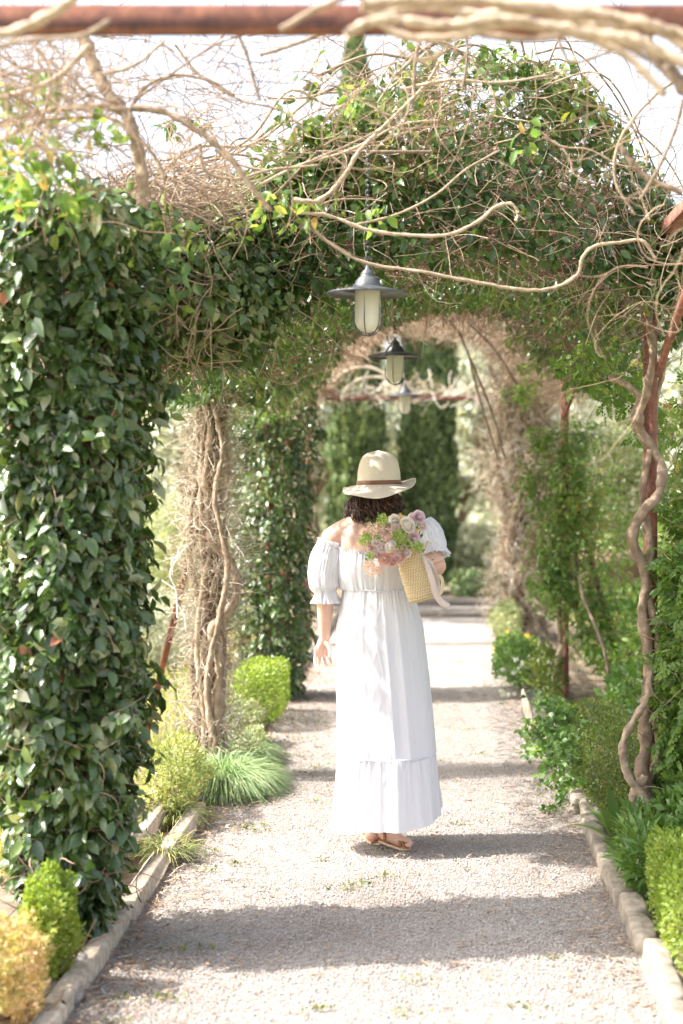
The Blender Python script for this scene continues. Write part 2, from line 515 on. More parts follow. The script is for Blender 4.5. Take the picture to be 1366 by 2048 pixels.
# gravel stones
def gravel():
    n = 170000
    D = 3.4 + (11.0 - 3.4) * rng.random(n) ** 1.25
    X = LKX + (RKX - LKX) * rng.random(n)
    s = rng.gamma(5, .00036, n) + .0009
    oct_v = np.array([(1, 0, 0), (-1, 0, 0), (0, 1, 0), (0, -1, 0), (0, 0, 1), (0, 0, -.6)], float)
    oct_f = np.array([(0, 2, 4), (2, 1, 4), (1, 3, 4), (3, 0, 4), (2, 0, 5), (1, 2, 5), (3, 1, 5), (0, 3, 5)])
    ang = rng.random(n) * 6.28
    c, sn = np.cos(ang), np.sin(ang)
    sc = np.stack([s * (1 + .5 * rng.random(n)), s * (.7 + .4 * rng.random(n)), s * (.45 + .5 * rng.random(n))], -1)
    L = oct_v[None] * sc[:, None] + rng.normal(0, .12, (n, 6, 3)) * s[:, None, None]
    V = np.stack([L[..., 0] * c[:, None] - L[..., 1] * sn[:, None], L[..., 0] * sn[:, None] + L[..., 1] * c[:, None], L[..., 2]], -1)
    zb = .004 + .012 * np.array([noise.noise(Vector((a * 1.5, b_ * 1.5, 3))) for a, b_ in zip(X, D)])
    V += np.stack([X, D, zb], -1)[:, None]
    F = (oct_f[None] + (np.arange(n) * 6)[:, None, None]).reshape(-1, 3)
    mb = MB(); mb.add(V.reshape(-1, 3), F, np.repeat(rng.random(n) ** .9, 6))
    o = mb.build('gravel', M['pebble'], smooth=False); o['kind'] = 'stuff'
    # dead leaf and twig litter, denser along the kerbs
    n = 6500
    D = 3.8 + 9 * rng.random(n)
    side = rng.random(n)
    X = np.where(side < .5, LKX + rng.exponential(.14, n), np.where(side < .75, RKX - rng.exponential(.12, n), LKX + 1.7 * rng.random(n)))
    X = np.clip(X, LKX + .01, RKX - .01)
    pos = np.stack([X, D, np.full(n, .012)], -1)
    tip = np.stack([rng.normal(0, 1, n), rng.normal(0, 1, n), rng.normal(0, .15, n)], -1)
    nn = np.stack([rng.normal(0, .3, n), rng.normal(0, .3, n), np.ones(n)], -1)
    mb = MB(); leaves(mb, pos, tip, nn, .008 + .018 * rng.random(n), QUADL, rng.random(n) * .8)
    w = wander(pos[:1800] + [0, 0, .004], tip[:1800] * [1, 1, .1], 4, .018, .3)
    w[..., 2] = np.clip(w[..., 2], .01, .03)
    tubes(mb, w, .0013, 3)
    o = mb.build('leaf_litter', M['twig']); o['kind'] = 'stuff'
    # weeds growing in the gravel
    n = 60
    c = np.stack([LKX + .1 + 1.5 * rng.random(n), 4.2 + 9 * rng.random(n), np.full(n, .01)], -1)
    c[:26, 0] = LKX + .05 + .25 * rng.random(26)
    pos = np.repeat(c, 26, 0) + rng.normal(0, .022, (n * 26, 3)) * [1.6, 1, 0]
    tip = rng.normal(0, 1, pos.shape) * [1, 1, .3] + [0, 0, .5]
    mb = MB(); leaves(mb, pos, tip, rng.normal(0, .4, pos.shape) + [0, 0, 1], .008 + .014 * rng.random(len(pos)), SMALL)
    o = mb.build('path_weeds', M['box']); o['kind'] = 'stuff'
gravel()

# kerbs
def kerbs():
    lk = bpy.data.objects.new('left_kerb', None); col.objects.link(lk); lk['kind'] = 'structure'; lk.location = (LKX, 0, 0)
    y = -0.4
    while y < 16.4:
        L = .75 + .35 * rng.random()
        if 7.45 < y + L / 2 < 8.5: y += L; continue
        mb = MB()
        box(mb, (LKX - .045 + rng.normal(0, .004), y + L / 2, .024 + rng.normal(0, .004)), (.036, L / 2 - .004, .042), rot=rng.normal(0, .006), bev=.012)
        mb.build('kerb_stone', M['wood'], lk); y += L
    y = 4.4
    while y < 7.3:
        L = .8 + .3 * rng.random(); mb = MB()
        box(mb, (LKX - .20 + rng.normal(0, .008), y + L / 2, .05), (.028, L / 2 - .004, .05), rot=rng.normal(0, .012), bev=.01)
        o = mb.build('edging_board', M['wood'], lk); y += L
    rk = bpy.data.objects.new('right_kerb', None); col.objects.link(rk); rk['kind'] = 'structure'; rk.location = (RKX, 0, 0)
    y = -0.2
    while y < 16.4:
        L = .20 + .12 * rng.random()
        if not (9.3 < y < 9.6):
            # rounded rubble stone
            nu, nv = 12, 8
            u = np.linspace(0, 2 * math.pi, nu, endpoint=False); v = np.linspace(-math.pi / 2, math.pi / 2, nv)
            U, W = np.meshgrid(u, v)
            f = lambda q, e: np.sign(q) * np.abs(q) ** e
            x = f(np.cos(W), .3) * f(np.cos(U), .35); yy = f(np.cos(W), .22) * f(np.sin(U), .3); z = f(np.sin(W), .35)
            V = np.stack([x * (.038 + .008 * rng.random()), yy * (L / 2 - .003), z * (.042 + .010 * rng.random())], -1).reshape(-1, 3)
            V += .010 * np.stack([fbm(V, 16, y), fbm(V, 13, y + 5), fbm(V, 15, y + 9)], -1)
            V += (RKX + .045 + rng.normal(0, .010), y + L / 2, .012 + .016 * rng.random())
            i = np.arange(nv - 1)[:, None] * nu + np.arange(nu)[None]
            i2 = np.arange(nv - 1)[:, None] * nu + (np.arange(nu)[None] + 1) % nu
            mb = MB(); mb.add(V, np.stack([i, i2, i2 + nu, i + nu], -1).reshape(-1, 4))
            mb.build('kerb_stone', M['stone'], rk)
        y += L
    fk = bpy.data.objects.new('far_kerb', None); col.objects.link(fk); fk['kind'] = 'structure'; fk.location = (0, 17, 0)
    x = -6
    while x < 6:
        L = .9 + .2 * rng.random(); mb = MB()
        box(mb, (x + L / 2, 17.0, .03), (L / 2 - .004, .09, .045), bev=.015)
        mb.build('kerb_stone', M['stone'], fk)
        mb = MB(); box(mb, (x + L / 2, 18.7, .03), (L / 2 - .004, .10, .05), bev=.015)
        mb.build('kerb_stone', M['stone'], fk)
        x += L
kerbs()

# squared stone blocks by the right post
def block(x, y, sx, sy, sz, label, rot=0):
    mb = MB(); box(mb, (0, 0, sz / 2), (sx / 2, sy / 2, sz / 2), bev=.012, rot=rot)
    o = mb.build('stone_block', M['stone']); o.location = (x, y, 0.0)
    tag(o, label, 'stone block')
block(.66, 9.55, .13, 1.0, .17, 'long pale stone edging block whose end juts into the path by the second post')
block(.83, 9.0, .19, .14, .165, 'short tan stone block lying crosswise behind the clipped hedge at the second post', .05)
block(1.25, 8.9, .26, .14, .17, 'small sandy stone block half hidden by leaves right of the second post', -.04)

# ------------------------------------------------------------------ steel pergola
LX, RX = -1.17, 0.925
LPOST = [2.1, 5.05, 7.9, 10.75, 14.1, 18.7]
RPOST = [2.3, 6.37, 10.5, 14.45, 18.7]
def pergola():
    root = empty('pergola', ((LX + RX) / 2, 10, 0), 'long rusted steel pergola tunnel over the gravel path, carrying the climbing vines', 'pergola')
    rad = .030
    for x, ys in ((LX, LPOST), (RX, RPOST)):
        for y in ys:
            if x == LX and y > 18: x = -1.56
            mb = MB(); tubes(mb, [(x, y, -.05), (x, y, 1.2), (x, y, 2.53)], rad, 14, .5, cap=True)
            mb.build('post', M['rust'], root)
    for x, y0, y1, n in ((LX, 2.1, 18.7, 6), (RX, 2.3, 18.7, 5)):
        ys = np.linspace(y0, y1, n)
        for a, b in zip(ys[:-1], ys[1:]):
            if x == LX and a < 5: a = b - .3
            mb = MB(); box(mb, (x, (a + b) / 2, 2.56), (.026, (b - a) / 2 - .002, .026), bev=.004)
            mb.build('side_rail', M['rust'], root)
    for y, z, w in ((3.2, 2.555, .027), (5.62, 2.80, .006), (8.33, 2.80, .018), (12.1, 2.95, .018), (18.7, 2.57, .032)):
        wide = .22 if z > 2.7 else (RX - LX) / 2 + .25
        mb = MB(); box(mb, (-.22 if z > 2.7 else (LX + RX) / 2, y, z), (wide + (.2 if y > 18 else 0), w * .9, w), bev=.003)
        mb.build('cross_beam', M['bark'] if y == 5.62 else M['rust'], root, smooth=False)
    for y, x, s in ((6.37, RX, 1), (10.5, RX, 1), (7.9, LX, -1)):
        # struts that lean out from the posts and foot in the beds
        mb = MB()
        if x == RX and y < 7:
            tubes(mb, [(x + .03, y, 2.02), (x + .02, y - 1.55, 2.54)], .018, 8, .5, cap=True)
        elif x == RX:
            tubes(mb, [(x + .02, y, 1.62), (x + .46, y + .02, .0)], .020, 8, .5, cap=True)
            tubes(mb, [(x, y, 2.0), (x + .13, y - .9, 2.54)], .015, 8, .5, cap=True)
        else:
            tubes(mb, [(x - .02, y, 1.55), (x - .42, y + .15, -.02)], .018, 8, .5, cap=True)
        mb.build('strut', M['rust'], root)
    # bare steel hoops over the far bay
    for k, (yy, h) in enumerate(((17.2, .35), (17.9, .28))):
        a = np.linspace(0, math.pi, 16)
        pts = np.stack([-.80 + .38 * np.cos(a) * 1.0 + .1 * k, np.full(16, yy), 2.5 + h * np.sin(a)], -1)
        mb = MB(); tubes(mb, pts, .02, 6, .5)
        mb.build('hoop', M['palewig'], root)
pergola()

# ------------------------------------------------------------------ climbers
def column_points(n, cx, cy, hx, hy, z0, z1, power=3.0, shell=.75, bulge=None, seed=0):
    """points in and on a bulky column, with outward normals"""
    a = rng.random(n) * 2 * math.pi
    z = z0 + (z1 - z0) * rng.random(n)
    ca, sa = np.cos(a), np.sin(a)
    rr = (np.abs(ca) ** power + np.abs(sa) ** power) ** (-1 / power)
    depth = np.where(rng.random(n) < shell, 1 - np.abs(rng.normal(0, .08, n)), rng.random(n) ** .5)
    q = np.stack([ca * 1.7, sa * 1.7, z * 3.0], -1)
    nn = fbm(q, 1.0, seed) * .36 + fbm(q, 3.1, seed + 9) * .24
    s = rr * depth * (1 + nn)
    if bulge is not None: s = s * np.interp(z, bulge[0], bulge[1])
    pos = np.stack([cx + ca * s * hx, cy + sa * s * hy, z], -1)
    nor = np.stack([ca / hx, sa / hy, np.zeros(n)], -1)
    return pos, nrm(nor), depth

def leaf_dirs(nor, up=.5, droop=.7, rnd=.6):
    n = len(nor)
    N = nrm(nor + np.array([0, 0, up]) + rng.normal(0, rnd, (n, 3)))
    tip = nor * .35 + np.array([0, 0, -droop]) + rng.normal(0, .55, (n, 3))
    return tip, N

def tintnoise(pos, s=2.0, off=0, w=.5):
    t = .5 + fbm(pos, s, off) * .7
    return np.clip((1 - w) * rng.random(len(pos)) + w * t + rng.normal(0, .06, len(pos)), 0, 1)

def ivy_column(cx, cy, hx, hy, z0, z1, n, size, label, cat, mat=M['ivy'], tmpl=LEAF, key='leafA', nobj=300, bulge=None, stems=5, seed=0, twigs=500, power=3.0, tw=.5, sprigs=60):
    root = empty('climbing_vine', (cx, cy, 0), label, cat)
    pos, nor, dep = column_points(n, cx, cy, hx, hy, z0, z1, bulge=bulge, seed=seed, power=power)
    # sprigs that stick out of the mass
    ps, ns, _ = column_points(sprigs, cx, cy, hx, hy, z0 + .15, z1, bulge=bulge, seed=seed, power=power)
    ws = wander(ps, ns + rng.normal(0, .5, ps.shape) + [0, 0, .1], 7, .017, .3, pull=(0, 0, -.05))
    mb = MB(); tubes(mb, ws, np.linspace(.0024, .001, 7)[None], 4, .3); mb.build('sprigs', M['twig'], root)['kind'] = 'stuff'
    pos = np.concatenate([pos, np.repeat(ws[:, 1:], 2, 1).reshape(-1, 3) + rng.normal(0, .012, (sprigs * 12, 3))])
    nor = np.concatenate([nor, np.repeat(ns, 12, 0)]); dep = np.concatenate([dep, np.ones(sprigs * 12)]); n = len(pos)
    tip, N = leaf_dirs(nor)
    sz = size * np.clip(rng.lognormal(-.12, .28, n), .35, 1.35)
    tint = tintnoise(pos, 2.3, seed, tw)
    rare = rng.random(n); tint = np.where(tint > .93, .9, tint); tint = np.where(rare > .90, .92, tint); tint = np.where(rare > .993, .995, tint)  # a share of leaves coloured pale as sunlit highlights, a few red
    score = sz * 3 / pos[:, 1] + (-nor[:, 1]) * .12 + (dep > .93) * .2 + (pos[:, 1] < cy) * .1
    split_leaves(root, pos, tip, N, sz, tmpl, mat, tint, key, score, nobj)
    for k in range(stems):
        a = rng.random() * 6.28
        pts = [(cx + .5 * hx * math.cos(a), cy + .5 * hy * math.sin(a), 0)]
        for q in range(6):
            a += rng.normal(.6, .5)
            pts.append((cx + (.3 + .4 * rng.random()) * hx * math.cos(a), cy + (.3 + .4 * rng.random()) * hy * math.sin(a), (q + 1) / 6 * z1 * .97))
        mb = MB(); branch(mb, pts, .016, .007, sides=6, tint=.35)
        mb.build('stem', M['bark'], root)
    if twigs:
        p, nn, _ = column_points(twigs, cx, cy, hx * .9, hy * .9, z0, z1, seed=seed)
        mb = MB(); w = wander(p, nn + rng.normal(0, .8, p.shape) + [0, 0, .1], 7, .022, .5)
        tubes(mb, w, np.linspace(.0028, .001, 7)[None], 3, rng.random(twigs) * .7)
        o = mb.build('twigs', M['twig'], root); o['kind'] = 'stuff'
    return root

ivy_column(-1.225, 5.08, .205, .28, .09, 2.5, 15000, .058,
           'dark glossy ivy-like climber wrapping the nearest left post, huge leafy column at the left edge', 'climbing vine',
           bulge=([0, .25, .5, 1.2, 2.0, 2.5], [.45, .70, .92, .98, 1.06, 1.2]), seed=1, sprigs=150)
ivy_column(-1.15, 10.75, .235, .30, .02, 2.25, 9000, .052,
           'dark leafy column on the left, behind the small clipped hedge and the dry twiggy post', 'climbing vine', seed=5, twigs=200,
           bulge=([0, .3, 1.2, 2.0, 2.3], [.75, .95, 1.0, 1.1, 1.1]), nobj=200)

# dry twiggy pillar (left, second post)
def dry_pillar(cx, cy, hx, z1, n, label, seed=0, lean=0, nst=7, mat='palewig', thick=.0019, flare=1.0, seglen=.026, trunk=.022):
    root = empty('dry_vine', (cx, cy, 0), label, 'dry vine')
    z = z1 * rng.random(n) ** .85
    a = rng.random(n) * 6.28
    fl = 1 + (flare - 1) * (z / z1) ** 2
    r = hx * (.2 + .75 * rng.random(n)) * fl * (1 + .35 * np.sin(z * 5 + seed))
    p = np.stack([cx + r * np.cos(a), cy + r * np.sin(a), z + .05], -1)
    d = np.stack([-np.sin(a) * rng.normal(0, 1, n) + np.cos(a) * .7, np.cos(a) * rng.normal(0, 1, n) + np.sin(a) * .7, rng.normal(.2, 1.0, n)], -1)
    mb = MB(); tubes(mb, wander(p, d, 7, seglen, .75), np.linspace(thick, thick * .45, 7)[None], 3, rng.random(n))
    o = mb.build('twigs', M[mat], root); o['kind'] = 'stuff'
    for k in range(nst):
        a = rng.random() * 6.28; pts = []
        for q in range(8):
            a += rng.normal(.5, .6); rr = (.3 + .5 * rng.random()) * hx * (1 + (flare - 1) * (q / 7) ** 2)
            pts.append((cx + rr * math.cos(a), cy + rr * math.sin(a), q / 7 * (z1 + .2) - .02))
        mb = MB(); branch(mb, pts, trunk * (.5 + .6 * rng.random()), trunk * .4, n=60, sides=7, tint=rng.random(), knob=.2)
        mb.build('stem', M['bark'], root)
    return root
dp = dry_pillar(-1.17, 7.9, .14, 2.2, 3300, 'leafless bleached tangle of twigs round the second left post', 2, thick=.0019, seglen=.034)
# bulging trunk on its right
for pts, r in (([P(430, 1475, 7.75), P(440, 1330, 7.75), P(425, 1260, 7.75), P(470, 1200, 7.78), P(465, 1130, 7.8), P(425, 1080, 7.8), P(410, 960, 7.8), P(420, 860, 7.8), P(400, 770, 7.8)], .026),
               ([P(425, 1475, 7.72), P(415, 1360, 7.72), P(440, 1230, 7.7), P(455, 1130, 7.72), P(430, 1000, 7.72), P(445, 900, 7.75), P(425, 800, 7.8)], .018)):
    mb = MB(); branch(mb, pts, r, r * .6, n=70, sides=9, tint=.6, knob=.3); mb.build('trunk', M['bark'], dp)
mb = MB()
for pts in ([(355, 1235), (352, 1180), (340, 1150), (352, 1120), (375, 1090)], [(352, 1180), (330, 1165), (322, 1160)], [(345, 1150), (345, 1120), (362, 1112)], [(350, 1200), (368, 1230), (372, 1260)]):
    tubes(mb, smooth_path([P(a, b, 7.8) for a, b in pts], 14), .0045, 5, 1.0)
mb.build('bleached_stem', M['palewig'], dp)

# far-left dry post and right-hand big dry trunk that flares into the arch
dry_pillar(-1.25, 14.1, .10, 2.5, 500, 'dry twiggy vine round the fourth left post, seen past the dark column', 4, thick=.004, seglen=.04)
dry_pillar(.88, 14.45, .27, 2.5, 4200, 'thick dry brown vine trunk flaring up into the arch, on the third right post', 6, thick=.0042, seglen=.045, nst=14, flare=1.7, mat='palewig', trunk=.06)

# ---- the roof of the tunnel
UX = [-1.6, -1.15, -.85, -.55, -.2, .5, .8, 1.05, 1.3]
UZ = [1.98, 1.98, 2.02, 2.22, 2.33, 2.35, 2.30, 2.16, 2.05]
def rise(X, Y):
    return .085 * np.clip(Y - 6.0, 0, 6) * np.exp(-(np.abs(X + .08) / .72) ** 4)
OX = [-1.6, -1.3, -1.1, -.9, -.6, -.2, .2, .55, .8, 1.0, 1.2]
OZ = [2.50, 2.52, 2.68, 2.85, 2.98, 3.15, 3.28, 3.25, 3.02, 2.72, 2.4]
def roof_pts(n, y0, y1, shell=.7, xr=(-1.45, 1.12), oz=0, front=.35):
    X = xr[0] + (xr[1] - xr[0]) * rng.random(n)
    Y = y0 + (y1 - y0) * rng.random(n)
    # a share right on the front face
    f = rng.random(n) < front
    yfront = y0 + .30 * (1 - np.cos((X + .2) * 1.2)) * .6
    Y = np.where(f, yfront + np.abs(rng.normal(0, .10, n)), np.maximum(Y, yfront))
    lo = np.interp(X, UX, UZ) + rise(X, Y); hi = np.interp(X, OX, OZ) + oz
    k = np.clip((Y - yfront) / .7, 0, 1)
    mid = lo * .45 + hi * .55
    hi2 = mid + (hi - mid) * np.sqrt(1 - (1 - k) ** 2 * .75)
    lo2 = mid + (lo - mid) * np.sqrt(1 - (1 - k) ** 2 * .30)
    nn = fbm(np.stack([X * 2.2, Y * 1.3, np.zeros(n)], -1), 1) * .14 + fbm(np.stack([X * 7, Y * 4, np.ones(n)], -1), 1) * .10
    t = rng.random(n)
    s = rng.random(n)
    t = np.where((s < shell * .5) & ~f, np.abs(rng.normal(0, .06, n)), t)
    t = np.where((s > 1 - shell * .5) & ~f, 1 - np.abs(rng.normal(0, .08, n)), t)
    Z = lo2 + (hi2 - lo2) * t + nn * (.4 + t)
    nor = np.stack([X * .25, np.where(f, -1.0, 0) + rng.normal(0, .1, n), (t - .45) * 2.2], -1)
    return np.stack([X, Y, Z], -1), nrm(nor), t, f

def roof():
    root = empty('climbing_vine', (-.1, 7.6, 2.3), 'green leafy vine heaped over the tunnel roof around the first lantern', 'climbing vine')
    n = 36000
    pos, nor, t, f = roof_pts(n, 5.75, 10.4)
    # leaf density map: fewer leaves where the dry wood shows
    dens = .85 + 1.2 * fbm(pos, 1.6, 3) - .55 * np.exp(-((pos[:, 0] - .62) / .35) ** 2 - ((pos[:, 2] - 2.62) / .25) ** 2) \
        - .75 * np.exp(-((pos[:, 0] - 0.02) / .30) ** 2 - ((pos[:, 2] - 3.0) / .16) ** 2) + .25 * (pos[:, 0] < -.2)
    keep = rng.random(n) < np.clip(dens, .1, 1)
    pos, nor, t, f = pos[keep], nor[keep], t[keep], f[keep]
    n = len(pos)
    tip, N = leaf_dirs(nor, up=.3, droop=.6, rnd=.7)
    sz = .052 * (.6 + .6 * rng.random(n))
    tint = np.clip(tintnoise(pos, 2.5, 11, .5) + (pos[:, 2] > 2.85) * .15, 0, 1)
    score = sz * 3 / pos[:, 1] + f * .2 - (pos[:, 1] - 5.6) * .2
    split_leaves(root, pos, tip, N, sz, LEAF, M['vineleaf'], tint, 'leafA', score, 300)
    # twigs
    n = 4000
    p, nn, t, f = roof_pts(n, 5.75, 10.6, shell=.5, oz=-.04)
    thin = (p[:, 0] > -.75) | (rng.random(n) < .25) | (p[:, 2] > 2.75)
    p = p[thin]; n = len(p)
    d = np.stack([rng.normal(0, 1.2, n), rng.normal(0, .8, n), rng.normal(0, .45, n)], -1)
    mb = MB()
    w = wander(p, d, 9, .028 + .022 * rng.random(n), .42)
    tubes(mb, w, np.linspace(1, .5, 9)[None] * (.0013 + .0024 * rng.random(n)[:, None] ** 2), 3, rng.random(n))
    o = mb.build('twigs', M['twig'], root); o['kind'] = 'stuff'
    n = 5200  # dense inner twigs added against sky glints, tinted dark as interior shade
    X = rng.uniform(-1.2, 1.05, n); Y = rng.uniform(6.2, 10.4, n)
    lo = np.interp(X, UX, UZ) + rise(X, Y); hi = np.maximum(np.interp(X, OX, OZ), lo + .2)
    p = np.stack([X, Y, lo + (hi - lo) * rng.uniform(.12, .8, n)], -1)
    w = wander(p, np.stack([rng.normal(0, 1.2, n), rng.normal(0, .8, n), rng.normal(0, .4, n)], -1), 8, .04, .4)
    mb = MB(); tubes(mb, w, np.linspace(1, .6, 8)[None] * (.002 + .005 * rng.random(n)[:, None] ** 2), 3, rng.random(n) * .5)
    leaves(mb, p, rng.normal(0, 1, (n, 3)), rng.normal(0, .6, (n, 3)) + [0, 0, 1], .07, QUADL, rng.random(n) * .25)
    o = mb.build('shade_tinted_twigs', M['twig'], root); o['kind'] = 'stuff'
    # long bleached canes sweeping over the heap
    for k in range(60):
        x0 = rng.uniform(-1.3, .5) if k < 40 else rng.uniform(-.9, -.1); y0 = rng.uniform(5.5, 6.9)
        L = rng.uniform(.5, 1.3); pts = []
        for q in range(6):
            x = x0 + L * q / 5; y = y0 + rng.normal(0, .06) + .1 * q
            pts.append((x, y, np.interp(x, OX, OZ) - .02 + rng.normal(0, .07) - (.25 if k % 3 == 0 else 0)))
        mb = MB(); r = rng.uniform(.003, .008); branch(mb, pts, r, r * .6, n=30, sides=5, tint=rng.uniform(.4, 1)); mb.build('cane', M['bark'], root)
    # wispy beard hanging below the edge
    n = 1400
    X = rng.uniform(-1.15, 1.05, n); Y = rng.uniform(5.9, 10.6, n)
    p = np.stack([X, Y, np.interp(X, UX, UZ) + rise(X, Y) + .05], -1)
    mb = MB(); w = wander(p, np.stack([rng.normal(0, 1, n), rng.normal(0, .6, n), rng.normal(-.5, .3, n)], -1), 8, .024, .6)
    tubes(mb, w, np.linspace(.0017, .0007, 8)[None], 3, rng.random(n) * .7)
    o = mb.build('hanging_twigs', M['twig'], root); o['kind'] = 'stuff'
    # dry heap on the left shoulder, in front of the green
    root2 = empty('dry_vine', (-1.1, 5.6, 2.4), 'sunlit heap of dry tan twigs lying on the left shoulder of the roof', 'dry vine')
    n = 1300
    X = rng.uniform(-1.35, -.80, n); Y = rng.uniform(5.1, 6.0, n)
    Z = 2.50 + .25 * (X + 1.35) + rng.normal(0, .05, n)
    w = wander(np.stack([X, Y, Z], -1), np.stack([rng.normal(.6, 1, n), rng.normal(0, .5, n), rng.normal(-.05, .35, n)], -1), 8, .03, .4)
    mb = MB(); tubes(mb, w, np.linspace(1, .6, 8)[None] * (.0014 + .0026 * rng.random(n)[:, None] ** 2), 3, .3 + .7 * rng.random(n))
    o = mb.build('twigs', M['twig'], root2); o['kind'] = 'stuff'
    # dry arch of the next bay
    root3 = empty('dry_vine', (-.1, 12.4, 2.4), 'dry tan twig vault over the path behind the leafy roof', 'dry vine')
    n = 7000
    X = rng.uniform(-1.35, 1.2, n); Y = rng.uniform(10.5, 14.9, n)
    hz = 2.98 - .80 * np.clip(np.abs(X + .08) - .30, 0, 1) ** 1.25
    Z = hz + np.abs(rng.normal(0, .10, n)) + .06 * fbm(np.stack([X, Y, X * 0], -1), 3)
    w = wander(np.stack([X, Y, Z], -1), np.stack([rng.normal(0, 1, n), rng.normal(0, .9, n), rng.normal(-.0, .25, n)], -1), 7, .045, .4)
    mb = MB(); tubes(mb, w, np.linspace(1, .5, 7)[None] * (.003 + .006 * rng.random(n)[:, None] ** 2), 3, rng.random(n) * .6 + .4)
    o = mb.build('twigs', M['twig'], root3); o['kind'] = 'stuff'
    for pts in ([P(1000, 930, 12), P(965, 820, 12), P(930, 690, 12), P(900, 640, 12)], [P(1010, 920, 11.5), P(985, 830, 11.5), P(950, 740, 11.5), P(915, 660, 11.5)],
                [P(1040, 780, 11.2), P(990, 700, 11.2), P(930, 640, 11.2)]):
        mb = MB(); branch(mb, pts, .012, .008, sides=6, tint=.1); mb.build('cane', M['bark'], root3)
    # small clutter on the last cross beam
    root4 = empty('dry_vine', (-.1, 18.7, 2.55), 'wispy bare vine lying along the farthest cross beam', 'dry vine')
    n = 200
    w = wander(np.stack([rng.uniform(-1.3, 1.0, n), rng.uniform(18.4, 19, n), rng.uniform(2.55, 2.7, n)], -1), rng.normal(0, 1, (n, 3)) * [1, .5, .4], 7, .05, .5)
    mb = MB(); tubes(mb, w, .006, 3, rng.random(n)); o = mb.build('twigs', M['palewig'], root4); o['kind'] = 'stuff'
roof()

# foliage linking the nearest column with the roof
def shoulder():
    root = empty('climbing_vine', (-1.1, 5.9, 2.0), 'dark leafy climber spreading from the nearest column onto the roof edge', 'climbing vine')
    n = 15000
    u = rng.random(n)
    cx = -1.26 + .50 * u; cy = 5.15 + .75 * u
    a = rng.normal(0, 1, (n, 3)); a = nrm(a) * (rng.random((n, 1)) ** .33)
    pos = np.stack([cx, cy, 2.20 + .16 * u], -1) + a * [.27, .33, .27]
    pos += nrm(a) * fbm(pos, 3.3, 5)[:, None] * .12
    tip, N = leaf_dirs(nrm(a + 1e-6), up=.5)
    sz = .052 * (.6 + .6 * rng.random(n))
    split_leaves(root, pos, tip, N, sz, LEAF, M['ivy'], np.clip(tintnoise(pos, 2, 7, .5) + .12, 0, .93), 'leafA', -pos[:, 1] + np.linalg.norm(a, axis=1), 250)
    n = 700
    p = np.stack([-1.28 + .5 * rng.random(n), 5.1 + 1.0 * rng.random(n), 2.0 + .4 * rng.random(n)], -1)
    mb = MB(); tubes(mb, wander(p, rng.normal(0, 1, (n, 3)), 7, .03, .5), .0022, 3, rng.random(n) * .8)
    o = mb.build('twigs', M['twig'], root); o['kind'] = 'stuff'
shoulder()

# ---- right-hand green vines
def star_vine(cx, cy, blobs, label, size, key='palm', nobj=300, seed=0, stems=4, rag=.8):
    root = empty('climbing_vine', (cx, cy, 0), label, 'climbing vine')
    PO = []; NO = []
    for (x, y, z, rx, ry, rz, n) in blobs:
        a = nrm(rng.normal(0, 1, (n, 3)))
        r = np.where(rng.random(n) < .7, 1 - np.abs(rng.normal(0, .15, n)), rng.random(n) ** .4)[:, None]
        q = a * r
        q = q * (1 + rag * fbm(a * 1.8 + [x, y, z], 1, seed)[:, None] + rag * .5 * fbm(a * 5 + [x, y, z], 1, seed)[:, None])
        PO.append(np.array([x, y, z]) + q * [rx, ry, rz]); NO.append(a)
    pos = np.concatenate(PO); nor = np.concatenate(NO); n = len(pos)
    pos[:, 2] = np.maximum(pos[:, 2], .05)
    tip, N = leaf_dirs(nor, up=.7, droop=.45, rnd=.6)
    sz = size * (.6 + .7 * rng.random(n))
    tint = tintnoise(pos, 2.5, seed, .45)
    split_leaves(root, pos, tip, N, sz, PALM, M['starleaf'], tint, key, -pos[:, 1] + sz * 3, nobj)
    m = max(60, n // 12)
    idx = rng.integers(0, n, m)
    mb = MB(); tubes(mb, wander(pos[idx], rng.normal(0, 1, (m, 3)) + [0, 0, .6], 9, .028, .45), np.linspace(.0024, .001, 9)[None], 3, rng.random(m) * .6)
    o = mb.build('twigs', M['twig'], root); o['kind'] = 'stuff'
    return root
R1 = star_vine(RX, 6.37, [
    (1.15, 6.30, .98, .20, .28, .36, 2200), (1.2, 6.45, 1.35, .17, .26, .24, 1200), (1.10, 6.20, .62, .16, .22, .34, 1900), (1.18, 6.25, .30, .18, .25, .28, 1100),
    (1.05, 6.4, .88, .13, .18, .2, 260), (.74, 6.9, 2.10, .16, .2, .12, 170), (.86, 6.7, 1.95, .12, .15, .10, 110), (.98, 6.6, 1.80, .10, .12, .12, 90),
    (1.2, 6.9, 1.75, .16, .3, .3, 260), (.80, 6.5, 2.32, .10, .10, .06, 50), (.62, 6.6, 2.44, .05, .05, .04, 16), (1.2, 6.5, 2.1, .06, .1, .15, 40)],
    'bright green star-leaved vine climbing the nearest right post with twisted trunks', .062, seed=3)
R2 = star_vine(RX, 10.5, [
    (.93, 10.3, 1.58, .19, .22, .26, 1500), (.98, 10.35, 1.28, .25, .25, .25, 1700), (.84, 10.3, .95, .17, .22, .25, 1100), (1.02, 10.4, .78, .24, .25, .26, 1300),
    (1.16, 10.4, .45, .20, .25, .22, 700), (.75, 10.4, 1.85, .10, .12, .09, 220), (.62, 10.3, 2.16, .10, .1, .08, 130), (.68, 10.1, 2.32, .12, .1, .08, 110), (.6, 10.2, 2.52, .12, .12, .05, 90),
    (1.0, 10.3, 1.86, .18, .15, .14, 260), (.66, 10.3, 1.55, .10, .1, .16, 170), (1.28, 10.9, 1.1, .2, .3, .5, 700), (.80, 10.3, 1.2, .10, .1, .4, 260)],
    'feathery green vine wrapped round the second right post beside the stone block', .040, seed=8, rag=1.0)

